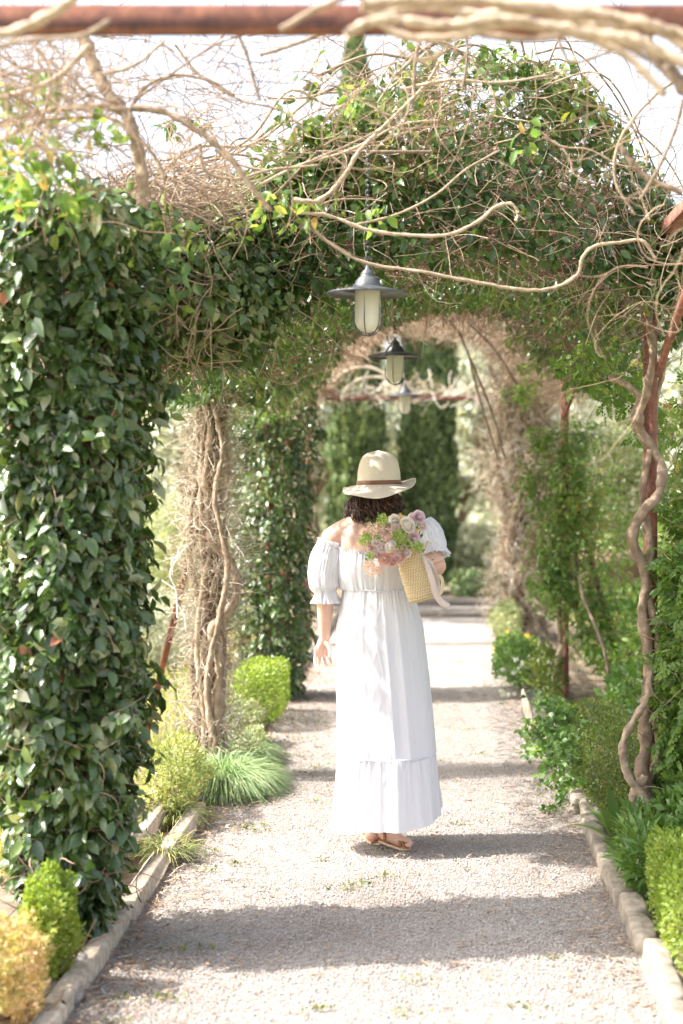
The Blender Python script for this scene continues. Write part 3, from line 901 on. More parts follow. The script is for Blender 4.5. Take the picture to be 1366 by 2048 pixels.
def tw(name, parent, pts, D, r0, r1, mat='bark', tint=.6, sides=9, n=None, knob=.2):
    q = [P(a[0], a[1], (a[2] if len(a) > 2 else D)) for a in pts]
    mb = MB(); branch(mb, q, r0, r1, sides=sides + (4 if r0 > .012 else 0), tint=tint, n=n, knob=knob)
    return mb.build(name, M[mat], parent)
tw('trunk', R1, [(1335, 1735, 6.15), (1298, 1655, 6.2), (1314, 1618, 6.22), (1284, 1544, 6.22), (1293, 1490, 6.25), (1291, 1424, 6.25), (1300, 1330, 6.3), (1286, 1230, 6.3), (1292, 1150, 6.28), (1264, 1080, 6.25), (1282, 1030, 6.22), (1318, 985, 6.25), (1320, 924, 6.3), (1286, 869, 6.3), (1277, 832, 6.28), (1293, 787, 6.25), (1306, 702, 6.25), (1297, 647, 6.26), (1304, 573, 6.27), (1312, 520, 6.3)], 6.3, .030, .014, n=110, tint=.4)
tw('trunk', R1, [(1318, 1730), (1330, 1650), (1300, 1570), (1322, 1500), (1305, 1400), (1318, 1290), (1296, 1180), (1300, 1090), (1284, 1000), (1300, 900)], 6.3, .024, .014, n=90, tint=.35)
tw('trunk', R1, [(1289, 1715), (1265, 1669), (1262, 1618), (1275, 1580), (1290, 1550)], 6.15, .022, .018)
tw('trunk', R1, [(1302, 1660), (1296, 1610), (1256, 1550), (1245, 1489), (1268, 1440), (1293, 1396), (1300, 1340)], 6.12, .019, .013, n=50)
tw('trunk', R1, [(1300, 1050), (1312, 960), (1309, 832), (1326, 745), (1336, 715)], 6.4, .015, .008)
tw('trunk', R1, [(1217, 756), (1250, 768), (1278, 795), (1266, 835), (1280, 872), (1300, 900)], 6.35, .014, .012)
tw('trunk', R2, [(1240, 1478, 8.6), (1185, 1455, 9.2), (1130, 1420, 10.2), (1108, 1390, 10.35), (1112, 1330, 10.35), (1125, 1290, 10.4)], 10, .024, .018, tint=.9)
tw('trunk', R2, [(1122, 1295), (1118, 1180), (1140, 1080), (1120, 990), (1105, 1040)], 10.4, .016, .01, tint=.3)
tw('trunk', R2, [(1225, 1400, 9.6), (1205, 1290, 9.7), (1165, 1190, 10), (1150, 1090, 10.3), (1130, 960, 10.4)], 10, .012, .008, tint=.1)

# ---- bare vines in the open bay
def bare(label, specs, leafy=None, mat='bark'):
    root = empty('bare_vine', P(*specs[0][0][0][:2], specs[0][1]), label, 'bare vine')
    for pts, D, r0, r1, tint in specs:
        tw('branch', root, pts, D, r0, r1, tint=tint, mat=mat, sides=8)
    return root
B1 = bare('thick forked tan branch rising to the rusted beam at the upper left', [
    ([(165, 70), (185, 120), (215, 185), (255, 235), (275, 300), (285, 350), (285, 410)], 4.3, .019, .016, .55),
    ([(262, 222), (200, 212), (120, 218), (60, 230), (-40, 260)], 4.3, .010, .008, .5),
    ([(262, 215), (330, 225), (400, 265), (455, 310), (500, 370), (540, 420)], 4.35, .011, .007, .6),
    ([(265, 210), (295, 172), (350, 150), (420, 162), (470, 192)], 4.35, .006, .004, .5),
    ([(268, 202), (340, 150), (430, 90), (520, 60)], 4.3, .004, .003, .4)])
B2 = bare('bundle of pale blurred vines lying over the nearest rusted beam, top right', [
    ([(690, 70), (740, 45), (800, 40), (900, 52), (1010, 40), (1140, 62), (1270, 84), (1420, 150)], 2.85, .010, .013, .75),
    ([(700, -30), (745, 25), (800, 70), (900, 75), (1000, 50), (1120, 60), (1250, 110), (1330, 190)], 2.95, .008, .009, .9),
    ([(720, 10), (900, 0), (1100, 18), (1250, 40), (1400, 80)], 2.9, .012, .014, .7),
    ([(760, 30), (850, 12), (960, 28), (1080, 20), (1180, 50), (1300, 55), (1400, 110)], 3.0, .009, .012, .95),
    ([(560, 60), (640, 15), (720, -20)], 2.95, .006, .008, .6),
    ([(900, 60), (1050, 78), (1180, 70), (1300, 120), (1380, 200)], 3.0, .007, .006, .5),
    ([(900, 90), (850, 120), (790, 100)], 2.95, .005, .004, .8),
    ([(-40, 75), (30, 62), (100, 30), (170, -20)], 2.9, .012, .009, .8),
    ([(-40, 100), (60, 80), (160, 72), (220, 40)], 3.05, .006, .005, .6)], mat='bark')
B3 = bare('pale vine curling in a long loop across the arch above the first lantern', [
    ([(600, 425), (660, 432), (730, 458), (810, 470), (890, 470), (950, 447), (990, 415), (1020, 407), (1035, 425), (1032, 442)], 5.3, .0065, .0055, .95),
    ([(620, 455), (680, 500), (740, 528), (850, 545), (960, 566), (1050, 580), (1110, 575), (1155, 548), (1165, 515), (1190, 492), (1240, 485), (1285, 482), (1312, 520)], 5.35, .0065, .006, .75)], mat='bark')
B4 = bare('bleached crossing canes sweeping up over the leafy roof, top centre', [
    ([(585, 400), (640, 400), (690, 350), (720, 300), (780, 240), (850, 170), (880, 120)], 5.1,   .009, .004, .8),
    ([(700, 452), (790, 430), (870, 390), (930, 340), (1000, 300)], 5.4, .005, .003, .7),
    ([(520, 370), (600, 330), (700, 300), (800, 250), (880, 240)], 5.2, .006, .003, .85),
    ([(430, 300), (480, 330), (560, 340), (650, 310), (760, 260)], 5.0, .005, .003, .7),
    ([(400, 290), (410, 340), (470, 358), (540, 340), (640, 330)], 4.9, .006, .004, .6),
    ([(1085, 275), (1118, 290), (1140, 320), (1150, 350), (1195, 368)], 5.4, .005, .003, .6),
    ([(1080, 262), (1120, 292), (1180, 300), (1240, 330), (1290, 335)], 5.3, .004, .003, .6),
    ([(800, 180), (900, 160), (1000, 165), (1100, 150)], 5.0, .006, .004, .8)], mat='bark')
B7 = bare('pale bare branches spreading across the open sky at the upper left', [
    ([(-30, 300), (60, 250), (150, 235), (230, 240), (300, 300), (330, 360)], 4.6, .008, .005, .7),
    ([(180, 90), (120, 150), (60, 180), (-20, 200)], 4.0, .009, .006, .8),
    ([(60, 80), (100, 140), (90, 220), (40, 300)], 4.1, .006, .004, .6),
    ([(350, 90), (400, 150), (480, 200), (560, 220), (620, 270)], 4.8, .005, .003, .6),
    ([(1366, 150), (1300, 200), (1240, 280), (1230, 360), (1270, 430)], 4.9, .006, .004, .6),
    ([(200, 150), (270, 130), (330, 80)], 4.2, .006, .004, .7)], mat='bark')
B5 = bare('dark bare vine arching against the sky at the right edge', [
    ([(1366, 385), (1300, 360), (1260, 320), (1240, 290)], 4.6, .010, .008, .3),
    ([(1110, 50), (1125, 100), (1150, 125), (1240, 95), (1330, 60)], 4.0, .005, .003, .4),
    ([(1290, 80), (1330, 130), (1380, 190)], 3.6, .016, .016, .1),
    ([(1366, 200), (1350, 260), (1320, 330), (1280, 400)], 4.3, .006, .004, .3)])
B6 = bare('slender upright shoots rising from the roof to the nearest beam', [
    ([(470, 55), (495, 115), (510, 170), (520, 200)], 4.2, .006, .004, .3),
    ([(828, 190), (830, 130), (840, 75)], 4.6, .006, .005, .3), ([(925, 180), (935, 110), (930, 60)], 4.8, .005, .004, .2),
    ([(520, 110), (600, 85), (690, 50)], 4.2, .006, .005, .5), ([(320, 80), (370, 130), (420, 165)], 4.6, .003, .002, .6)])

# leafless thin twigs against the sky
def sky_twigs(label, rects, n, D, sz=(.0012, .0026)):
    root = empty('bare_vine', P((rects[0][0] + rects[0][2]) / 2, rects[0][3], D[0]), label, 'bare vine')
    p = []
    for k in range(n):
        r = rects[rng.integers(0, len(rects))]
        p.append(P(rng.uniform(r[0], r[2]), rng.uniform(r[1], r[3]), rng.uniform(*D)))
    p = np.array(p)
    w = wander(p, rng.normal(0, 1, p.shape) * [1, .6, .8], 14, .032, .33, damp=.85)
    mb = MB(); tubes(mb, w, np.linspace(1, .45, 14)[None] * rng.uniform(*sz, (n, 1)), 4, rng.random(n) * .7)
    # side shoots
    q = w[:, rng.integers(2, 12, 3)].reshape(-1, 3)
    w2 = wander(q, rng.normal(0, 1, q.shape) * [1, .6, .8], 6, .02, .4)
    tubes(mb, w2, np.linspace(.0011, .0006, 6)[None], 3, rng.random(len(q)) * .7)
    o = mb.build('twigs', M['twig'], root); o['kind'] = 'stuff'
    return root
S1 = sky_twigs('fine curling leafless twigs against the sky at the right', [(1150, 80, 1400, 420), (1100, 60, 1366, 250), (1280, 400, 1366, 760)], 75, (4.2, 6.6))
S2 = sky_twigs('fine leafless twigs crossing the sky at the upper centre', [(330, 70, 720, 330), (560, 70, 1000, 200), (200, 70, 500, 330)], 190, (4.2, 5.6))
S3 = sky_twigs('sunny tangle of thin twigs hanging in the upper left corner', [(-60, 40, 170, 240), (0, 130, 200, 330)], 190, (3.6, 5.2), (.0012, .003))

# leafy shoots at upper left (blurred) and upper right of the roof
def leafy_shoots(label, spots, D, size, mat, nper=16, nobj=300, seed=1):
    root = empty('climbing_vine', P(spots[0][0], spots[0][1], D), label, 'climbing vine')
    PO = []
    mb = MB()
    for (x, y, r) in spots:
        c = np.array(P(x, y, D + rng.normal(0, .15)))
        PO.append(c + rng.normal(0, 1, (nper, 3)) * [r * D / FPX, .05, r * D / FPX])
        w = wander(c[None] + [0, 0, .05], rng.normal(0, 1, (1, 3)), 9, .03, .3); tubes(mb, w, .002, 4, .5)
    pos = np.concatenate(PO); n = len(pos)
    tip, N = leaf_dirs(rng.normal(0, 1, pos.shape) + [0, -.4, .2], droop=.6)
    sz = size * (.7 + .5 * rng.random(n))
    o = mb.build('twigs', M['twig'], root); o['kind'] = 'stuff'
    leaf_objects('leaf', root, pos, tip, N, sz, LEAF, mat, np.clip(rng.random(n), 0, .95), 'leafA')
leafy_shoots('out-of-focus leafy shoots hanging in front of the sky at the left edge',
             [(20, 190, 25), (60, 215, 25), (90, 175, 15), (20, 290, 30), (60, 320, 30), (110, 310, 30), (90, 350, 28), (40, 360, 30), (130, 370, 22), (15, 340, 20), (205, 255, 14), (150, 400, 20), (20, 400, 25), (70, 400, 25)],
             4.3, .06, M['starleaf'], 14)
leafy_shoots('loose green shoots standing up from the roof top against the sky',
             [(640, 130, 14), (620, 170, 12), (870, 110, 22), (830, 130, 20), (900, 70, 18), (1020, 95, 12), (1060, 140, 16), (940, 150, 24), (1000, 160, 20), (1100, 190, 22), (1160, 210, 18), (1200, 230, 14), (1240, 240, 10), (700, 200, 16), (680, 250, 14), (1290, 380, 22), (1310, 410, 16), (1260, 360, 16), (1290, 430, 12), (560, 230, 10), (330, 240, 14), (350, 265, 14), (400, 250, 12)],
             6.0, .055, M['vineleaf'], 9)
leafy_shoots('ragged leafy shoots along the top of the nearest leafy column',
             [(x_, y_, 26) for x_, y_ in ((-10, 400), (30, 420), (70, 410), (110, 430), (150, 425), (190, 430), (230, 440), (270, 445), (310, 440), (340, 460), (130, 395), (210, 405), (50, 380), (290, 420), (330, 420), (20, 450), (350, 500), (330, 540), (345, 600))],
             4.9, .056, M['vineleaf'], 15)
leafy_shoots('bright sunlit sprigs of leaves at the middle of the roof front',
             [(600, 390, 20), (570, 420, 24), (610, 430, 20), (540, 390, 16), (690, 180, 12), (700, 210, 12), (450, 470, 24), (400, 480, 20), (500, 440, 22), (350, 470, 18), (720, 420, 20), (1060, 270, 16), (770, 430, 20)],
             5.45, .055, M['starleaf'], 10)

# ------------------------------------------------------------------ lanterns
def lathe(mb, prof, n=32, tint=.5, c=(0, 0, 0)):
    prof = np.array(prof, float); K = len(prof)
    a = np.arange(n) / n * 2 * math.pi
    V = np.stack([prof[:, 0:1] * np.cos(a), prof[:, 0:1] * np.sin(a), np.repeat(prof[:, 1:2], n, 1)], -1).reshape(-1, 3) + np.array(c)
    i = np.arange(K - 1)[:, None] * n + np.arange(n)[None]; i2 = np.arange(K - 1)[:, None] * n + (np.arange(n)[None] + 1) % n
    mb.add(V, np.stack([i, i2, i2 + n, i + n], -1).reshape(-1, 4), tint)
    return mb
gm, nt, b, out = mat_new('frosted_glass')
b.inputs['Base Color'].default_value = (.85, .83, .75, 1); b.inputs['Roughness'].default_value = .35
b.inputs['Subsurface Weight'].default_value = .4; b.inputs['Subsurface Radius'].default_value = (.03, .03, .02)
tr = nt.nodes.new('ShaderNodeBsdfTranslucent'); tr.inputs['Color'].default_value = (.90, .88, .80, 1)
mx = nt.nodes.new('ShaderNodeMixShader'); mx.inputs[0].default_value = .45
nt.links.new(b.outputs[0], mx.inputs[1]); nt.links.new(tr.outputs[0], mx.inputs[2]); nt.links.new(mx.outputs[0], out.inputs['Surface'])
M['glass'] = gm
def lantern(x, y, z, chain_top, label, metal):
    root = empty('hanging_lantern', (x, y, z), label, 'lantern', 'lanterns hanging in a row down the tunnel')
    c = (x, y, z)
    mb = MB(); lathe(mb, [(.150, -.006), (.153, -.002), (.150, .003), (.10, .014), (.055, .024), (.050, .020), (.10, .008), (.150, -.003), (.150, -.006)], 48, c=c)
    mb.build('shade', metal, root)
    mb = MB(); lathe(mb, [(.056, .018), (.055, .030), (.047, .038), (.045, .046), (.034, .058), (.026, .064), (.027, .070), (.020, .082), (.010, .090), (.006, .105), (.0, .108)], 32, c=c)
    mb.build('cap', metal, root)
    prof = [(.046, .01), (.047, -.02), (.047, -.10)] + [(.047 * math.cos(t), -.10 - .045 * math.sin(t)) for t in np.linspace(.2, math.pi / 2, 8)]
    mb = MB(); lathe(mb, prof, 32, c=c); mb.build('glass_shade', M['glass'], root)
    mb = MB()
    for k in range(3):
        a = k * math.pi / 3 + .35
        t = np.linspace(0, math.pi, 17)
        r = .058
        pr = [(r, .005)] + [(r * math.cos(q), -.095 - .062 * math.sin(q)) for q in t] + [(-r, .005)]
        pts = np.array([(x + p[0] * math.cos(a), y + p[0] * math.sin(a), z + p[1]) for p in pr])
        tubes(mb, pts, .0024, 6, .5)
    mb.build('cage', metal, root)
    # chain
    zz = z + .105; k = 0
    cm = MB()
    def ring(cz, r, rw, ang):
        a = np.linspace(0, 2 * math.pi, 13)
        pts = np.stack([x + rw * np.sin(a) * math.cos(ang), y + rw * np.sin(a) * math.sin(ang), cz + r * np.cos(a)], -1)
        tubes(cm, pts, .0022, 5, .5)
    ring(zz + .014, .015, .013, 0); zz += .032
    while zz < chain_top:
        ring(zz + .006, .0135, .007, (k % 2) * 1.57 + .3); zz += .019; k += 1
    cm.build('chain', metal, root)
    return root
lantern(-.24, 5.55, 1.58 + (955 - 587) / 540.5, 2.86, 'largest and nearest enamel lantern, coloured grey as if sunlit, with cream glass, hanging before the leafy roof', M['sunlit_metal'])
lantern(-.208, 8.33, 1.58 + (955 - 713) / 360., 2.80, 'middle black lantern of the three, hanging at the tunnel mouth by a thin chain', M['black'])
lantern(-.222, 12.1, 1.58 + (955 - 792) / 248., 2.95, 'smallest farthest lantern, blurred, hanging before the cypress trees', M['sunlit_metal'])

# ------------------------------------------------------------------ low planting
def shrub(name, c, h, n, size, mat, label, cat, tmpl=SMALL, shape='box', seed=0, stems=10, kind_leaf='foliage', up=.6, rot=0.0):
    """clipped or loose shrub: c ground centre, h half sizes (hx,hy,height)"""
    root = empty(name, c, label, cat)
    a = nrm(rng.normal(0, 1, (n, 3)))
    if shape == 'box':
        pw = 5.0
        rr = (np.abs(a) ** pw).sum(1) ** (-1 / pw)
    else:
        rr = np.ones(n)
    dep = np.where(rng.random(n) < .75, 1 - np.abs(rng.normal(0, .05, n)), rng.random(n) ** .4)
    amp = .07 if shape == 'box' else .22
    q = a * (rr * dep * (1 + amp * 2 * fbm(a * 2.3, 1, seed) + amp * fbm(a * 7, 1, seed)))[:, None]
    q = q * [h[0], h[1], h[2] / 2]
    if rot:
        cr, sr = math.cos(rot), math.sin(rot)
        q = np.stack([q[:, 0] * cr - q[:, 1] * sr, q[:, 0] * sr + q[:, 1] * cr, q[:, 2]], -1)
    pos = q + np.array(c) + [0, 0, h[2] / 2 + .02]
    tip = a * .8 + rng.normal(0, .6, (n, 3)) + [0, 0, .4]
    N = a + rng.normal(0, .5, (n, 3)) + [0, 0, up]
    mb = MB(); leaves(mb, pos, tip, N, size * (.6 + .7 * rng.random(n)), tmpl, tintnoise(pos, 5, seed, .55))
    o = mb.build(kind_leaf, mat, root); o['kind'] = 'stuff'
    mb = MB()
    s = np.repeat(np.array(c, float)[None], stems, 0) + rng.normal(0, .02, (stems, 3)) * [1, 1, 0]
    w = wander(s, rng.normal(0, .5, (stems, 3)) + [0, 0, 1], 7, h[2] / 8, .25)
    tubes(mb, w, np.linspace(.005, .002, 7)[None], 5, .3)
    mb.build('stems', M['twig'], root)
    return root
def cc(px, py, D, dz=0):   # ground centre below a pixel column at depth D
    return ((px - VX) * D / FPX, D, .03 + dz)

shrub('clipped_hedge', cc(522, 0, 9.7), (.155, .42, .33), 9000, .020, M['yellowbox'], 'small clipped box hedge, bright green cube below the second leafy column on the left', 'hedge', shape='box', seed=2)
shrub('clipped_hedge', cc(1215, 0, 7.35), (.15, .95, .34), 16000, .017, M['box'], 'long low clipped box hedge along the right kerb, brownish at its near end', 'hedge', shape='box', seed=3)
shrub('clipped_hedge', (.865, 4.95, .03), (.115, .42, .30), 9000, .017, M['yellowbox'], 'bright lime clipped hedge cut off by the right edge in the foreground', 'hedge', shape='box', seed=4)
shrub('box_shrub', cc(98, 0, 4.60), (.080, .09, .31), 4200, .020, M['yellowbox'], 'small rounded bright green shrub at the foot of the nearest left column', 'shrub', shape='round', seed=5)
shrub('heath_shrub', (-1.235, 4.30, .02), (.115, .20, .25), 7000, .017, M['orange'], 'orange-tipped feathery shrub in the lower left corner', 'shrub', shape='round', seed=6)
shrub('pale_shrub', cc(478, 0, 8.8), (.12, .2, .22), 3200, .022, M['pale'], 'pale dry-looking shrub between the hedge cube and the twiggy post', 'shrub', shape='round', seed=7)
shrub('pale_shrub', cc(440, 0, 8.9), (.07, .1, .16), 1500, .02, M['box'], 'little dark green tuft in front of the pale dry-looking shrub', 'shrub', shape='round', seed=17)
shrub('pale_shrub', cc(505, 0, 8.35), (.07, .25, .12), 1800, .02, M['pale'], 'low pale creeping shrub spilling onto the left kerb beyond the grass clump', 'shrub', shape='round', seed=8)
shrub('weed_clump', cc(350, 0, 7.0), (.13, .32, .30), 4200, .022, M['grass'], 'yellowish weedy clump between the nearest column and the grass tuft', 'shrub', shape='round', seed=9)
shrub('flowering_plant', cc(1035, 0, 11.4), (.17, .75, .30), 4600, .032, M['lush'], 'leafy green plant with white blossoms beside the stone block on the right', 'plant', shape='round', seed=10)
shrub('flowering_plant', cc(1012, 0, 14.2), (.13, .7, .36), 3000, .035, M['pale'], 'pale green bush with orange flowers below the thick dry trunk', 'plant', shape='round', seed=11)
shrub('leafy_plant', cc(1090, 0, 10.6), (.12, .5, .32), 2400, .034, M['box'], 'olive green bushy plant just behind the white-blossomed plant', 'plant', shape='round', seed=12)
shrub('leafy_plant', (.83, 5.72, .03), (.10, .34, .20), 1100, .07, M['lush'], 'dark green narrow-leaved plant hanging over the right kerb in the foreground', 'plant', tmpl=T_small(.13), shape='round', seed=13, up=1)
shrub('leafy_plant', (1.25, 8.6, .03), (.25, .5, .42), 1600, .06, M['lush'], 'lush leafy plant behind the stone blocks under the feathery vine', 'plant', shape='round', seed=14)
shrub('leafy_plant', (1.12, 6.0, .03), (.24, .6, .30), 2600, .045, M['lush'], 'green undergrowth at the foot of the nearest right post', 'plant', shape='round', seed=15)
shrub('leafy_plant', (1.5, 10.6, .03), (.35, 1.2, .75), 3600, .05, M['starleaf'], 'tall loose greenery behind the second right post', 'plant', shape='round', seed=16)

def flowers(parent_label, spots, mat, r=.014, name='flower_sprig', cat='flowers'):
    root = empty(name, tuple(spots[0]), parent_label, cat)
    for (x, y, z) in spots:
        mb = MB(); m = 7
        a = np.arange(m) / m * 6.28 + rng.random()
        pos = np.repeat(np.array([[x, y, z]]), m, 0)
        ax = nrm(np.array([[rng.normal(0, .3), -.8, .6]]))
        leaves(mb, pos, np.stack([np.cos(a), np.sin(a) * .3, np.sin(a) * .8], -1), np.repeat(ax, m, 0), r, T_small(.3))
        mb.build('flower', mat, root)
    mb = MB()
    for (x, y, z) in spots:
        tubes(mb, smooth_path([(x, y, z), (x + rng.normal(0, .01), y + .03, z * .6), (x, y + .04, 0.03)], 6), .0016, 4, .4)
    mb.build('stems', M['lush'], root)
flowers('yellow daisies dotting the pale bush below the thick dry trunk', [P(rng.uniform(985, 1075), rng.uniform(1262, 1300), 13.4) for k in range(14)], M['flower_y'], .03)
flowers('yellow flowers by the foot of the second right post', [P(rng.uniform(1125, 1190), rng.uniform(1395, 1425), 8.9) for k in range(9)] + [P(rng.uniform(1065, 1095), rng.uniform(1438, 1460), 9.0) for k in range(5)], M['flower_y'], .014)
flowers('white blossoms on the leafy plant beside the stone block', [P(rng.uniform(1000, 1070), rng.uniform(1315, 1400), 10.7) for k in range(34)], M['whitish'], .022)

# trailing ivy over the right kerb, in front of the clipped hedge
def trail():
    root = empty('trailing_plant', (.66, 7.4, .05), 'trailing heart-leaved plant spilling over the right kerb onto the gravel', 'trailing plant')
    PO = []; mb = MB()
    for k in range(30):
        s = np.array([[.74 + rng.normal(0, .04), 7.35 + rng.uniform(-.55, .7), .26 + rng.uniform(-.1, .12)]])
        w = wander(s, [[-1, rng.normal(0, .6), rng.normal(.3, .4)]], 12, .026, .3, pull=(0, 0, -.10))
        w[..., 2] = np.maximum(w[..., 2], .015)
        tubes(mb, w, .002, 4, .5)
        q = np.repeat(w[0, 2:], 4, 0); PO.append(q + rng.normal(0, .018, q.shape))
    mb.build('stems', M['lush'], root)
    pos = np.concatenate(PO); pos[:, 2] = np.maximum(pos[:, 2], .012); n = len(pos)
    tip = rng.normal(0, 1, (n, 3)) + [-.4, -.2, -.2]
    N = rng.normal(0, .45, (n, 3)) + [-.2, -.4, 1]
    split_leaves(root, pos, tip, N, .036 * (.6 + .6 * rng.random(n)), T_leaf(.08, .42), M['lush'], rng.random(n), 'heart', -pos[:, 1], 300)
trail()

# broad-leaved plant by the kerb
def broad(c, n, L, label, seed=0, spread=1.0, parts='leaf', mat='lush', w=.18):
    root = empty('broad_leaved_plant', c, label, 'plant')
    for k in range(n):
        a = k / n * 6.28 + rng.random() * .8
        el_ = rng.uniform(.35, 1.15)
        m = 9; t = np.linspace(0, 1, m)
        Lk = L * rng.uniform(.7, 1.05)
        rad = Lk * t * math.cos(el_) * spread; z = Lk * (t * math.sin(el_) - .45 * t ** 2.4 * math.cos(el_))
        ce = np.stack([c[0] + rad * math.cos(a), c[1] + rad * math.sin(a), c[2] + z], -1)
        wd = Lk * w * np.sin(np.clip(t * 1.02 + .03, 0, 1) * math.pi) ** .7 * (1 - .2 * t)
        side = np.array([-math.sin(a), math.cos(a), 0])
        ed = .25 * wd[:, None] * np.array([0, 0, 1]) + (.06 * wd * np.sin(t * 19))[:, None] * np.array([0, 0, 1])
        V = np.concatenate([ce - side * wd[:, None] + ed, ce, ce + side * wd[:, None] + ed])
        F = []
        for q in range(m - 1):
            F += [(q, m + q, m + q + 1, q + 1), (m + q, 2 * m + q, 2 * m + q + 1, m + q + 1)]
        mb = MB(); mb.add(V, F, rng.random())
        mb.build(parts, M[mat], root)
broad((.775, 6.22, .05), 12, .32, 'broad strap-leaved plant beside the right kerb at the trunk foot', w=.095)
broad((1.05, 8.5, .10), 8, .28, 'broad-leaved plant poking up left of the sandy stone block', w=.11)
broad((1.02, 6.1, .10), 6, .30, 'upright broad-leaved plant tucked behind the nearest right trunk', w=.14)

# grass tuft on the left
def tuft(c, n, L, r, label, mat, name='grass_tuft', width=1.0):
    root = empty(name, c, label, 'grass')
    a = rng.random(n) * 6.28; rr = r * np.sqrt(rng.random(n))
    s = np.stack([c[0] + rr * np.cos(a), c[1] + rr * 1.4 * np.sin(a), np.full(n, c[2])], -1)
    out_ = np.stack([np.cos(a) * .7 * rr / r, np.sin(a) * .7 * rr / r, np.ones(n)], -1) + rng.normal(0, .34, (n, 3))
    K = 6
    d = nrm(out_); pts = [s]; Lk = L * rng.uniform(.6, 1.1, n) / (K - 1)
    for k in range(1, K):
        d = nrm(d + np.stack([np.cos(a), np.sin(a), -1.2 + 0 * a], -1) * .26 * k / 2)
        pts.append(pts[-1] + d * Lk[:, None])
    Pp = np.stack(pts, 1); Pp[..., 2] = np.maximum(Pp[..., 2], .01)
    mb = MB(); tubes(mb, Pp, np.array([.9, 1, .9, .7, .45, .1])[None] * .0028 * width, 3, rng.random(n), flat=.35)
    o = mb.build('blades', M[mat], root); o['kind'] = 'stuff'
tuft(cc(448, 0, 7.55), 3400, .30, .13, 'blue-green grass tuft spilling over the left kerb at the foot of the twiggy post', 'grassblue')
tuft(cc(475, 0, 8.25), 1500, .24, .10, 'smaller grass tuft just behind the blue-green one', 'grassblue')
tuft(cc(350, 0, 6.8), 350, .17, .10, 'short yellow-green grass growing beside the left kerb', 'grass')
tuft(cc(330, 0, 6.2), 300, .14, .10, 'thin grass and weeds behind the edging board near the leafy column', 'grass')

# rocks at the left kerb's gap
def rock(c, h, label, rot=0):
    nu, nv = 18, 12
    u = np.linspace(0, 2 * math.pi, nu, endpoint=False); v = np.linspace(-math.pi / 2, math.pi / 2, nv)
    U, W = np.meshgrid(u, v)
    f = lambda q, e: np.sign(q) * np.abs(q) ** e
    V = np.stack([f(np.cos(W), .7) * f(np.cos(U), .8), f(np.cos(W), .7) * f(np.sin(U), .8), f(np.sin(W), .8)], -1).reshape(-1, 3)
    V = V * (1 + .35 * fbm(V, 1.3, c[0] * 9)[:, None] + .12 * fbm(V, 4, c[1])[:, None]) * h
    V = V @ np.array(Matrix.Rotation(rot, 3, 'Z')).T
    i = np.arange(nv - 1)[:, None] * nu + np.arange(nu)[None]; i2 = np.arange(nv - 1)[:, None] * nu + (np.arange(nu)[None] + 1) % nu
    mb = MB(); mb.add(V, np.stack([i, i2, i2 + nu, i + nu], -1).reshape(-1, 4))
    o = mb.build('rock', M['rock']); o.location = c; tag(o, label, 'rock')
rock(P(385, 1598, 7.25), (.055, .07, .05), 'rounded dark grey rock under the yellowish weeds at the left kerb', .3)
rock(P(432, 1605, 7.3), (.028, .10, .05), 'upright grey stone wedged at the end of the left kerb below the grass tuft', .5)
rock(P(412, 1585, 7.5), (.04, .05, .045), 'small stone between the rounded rock and the grass tuft', .9)
rock(P(140, 1925, 4.75), (.05, .09, .035), 'flat rubble stone in the bed beside the orange-tipped shrub', .2)
rock(P(110, 1990, 4.5), (.06, .08, .03), 'tan rubble stone lying lowest in the left corner bed', .8)

# grass over the ground on both sides
def lawn():
    n = 46000
    D = 5.5 + 26 * rng.random(n) ** 1.4
    side = rng.random(n) < .62
    X = np.where(side, -1.35 - D * .32 * rng.random(n), 1.35 + D * .22 * rng.random(n))
    keep = fbm(np.stack([X, D, X * 0], -1), .9, 4) > -.25
    X, D = X[keep], D[keep]; n = len(X)
    pos = np.stack([X, D, np.full(n, -.02)], -1)
    tip = rng.normal(0, .45, (n, 3)) + [0, 0, 1]
    mb = MB(); leaves(mb, pos, tip, rng.normal(0, 1, (n, 3)), (.08 + .13 * rng.random(n)) * (1 + D / 40), BLADE, tintnoise(pos, .8, 2, .5))
    V = mb.V[0]
    o = mb.build('grass', M['grass']); o['kind'] = 'stuff'
    n = 2600
    D = 6 + 14 * rng.random(n); X = -1.35 - D * .25 * rng.random(n)
    pos = np.stack([X, D, .05 + .16 * rng.random(n)], -1)
    mb = MB(); leaves(mb, pos, rng.normal(0, 1, (n, 3)), rng.normal(0, .5, (n, 3)) + [0, -.4, 1], .022, SMALL)
    o = mb.build('meadow_flowers', M['flower_y']); o['kind'] = 'stuff'
lawn()

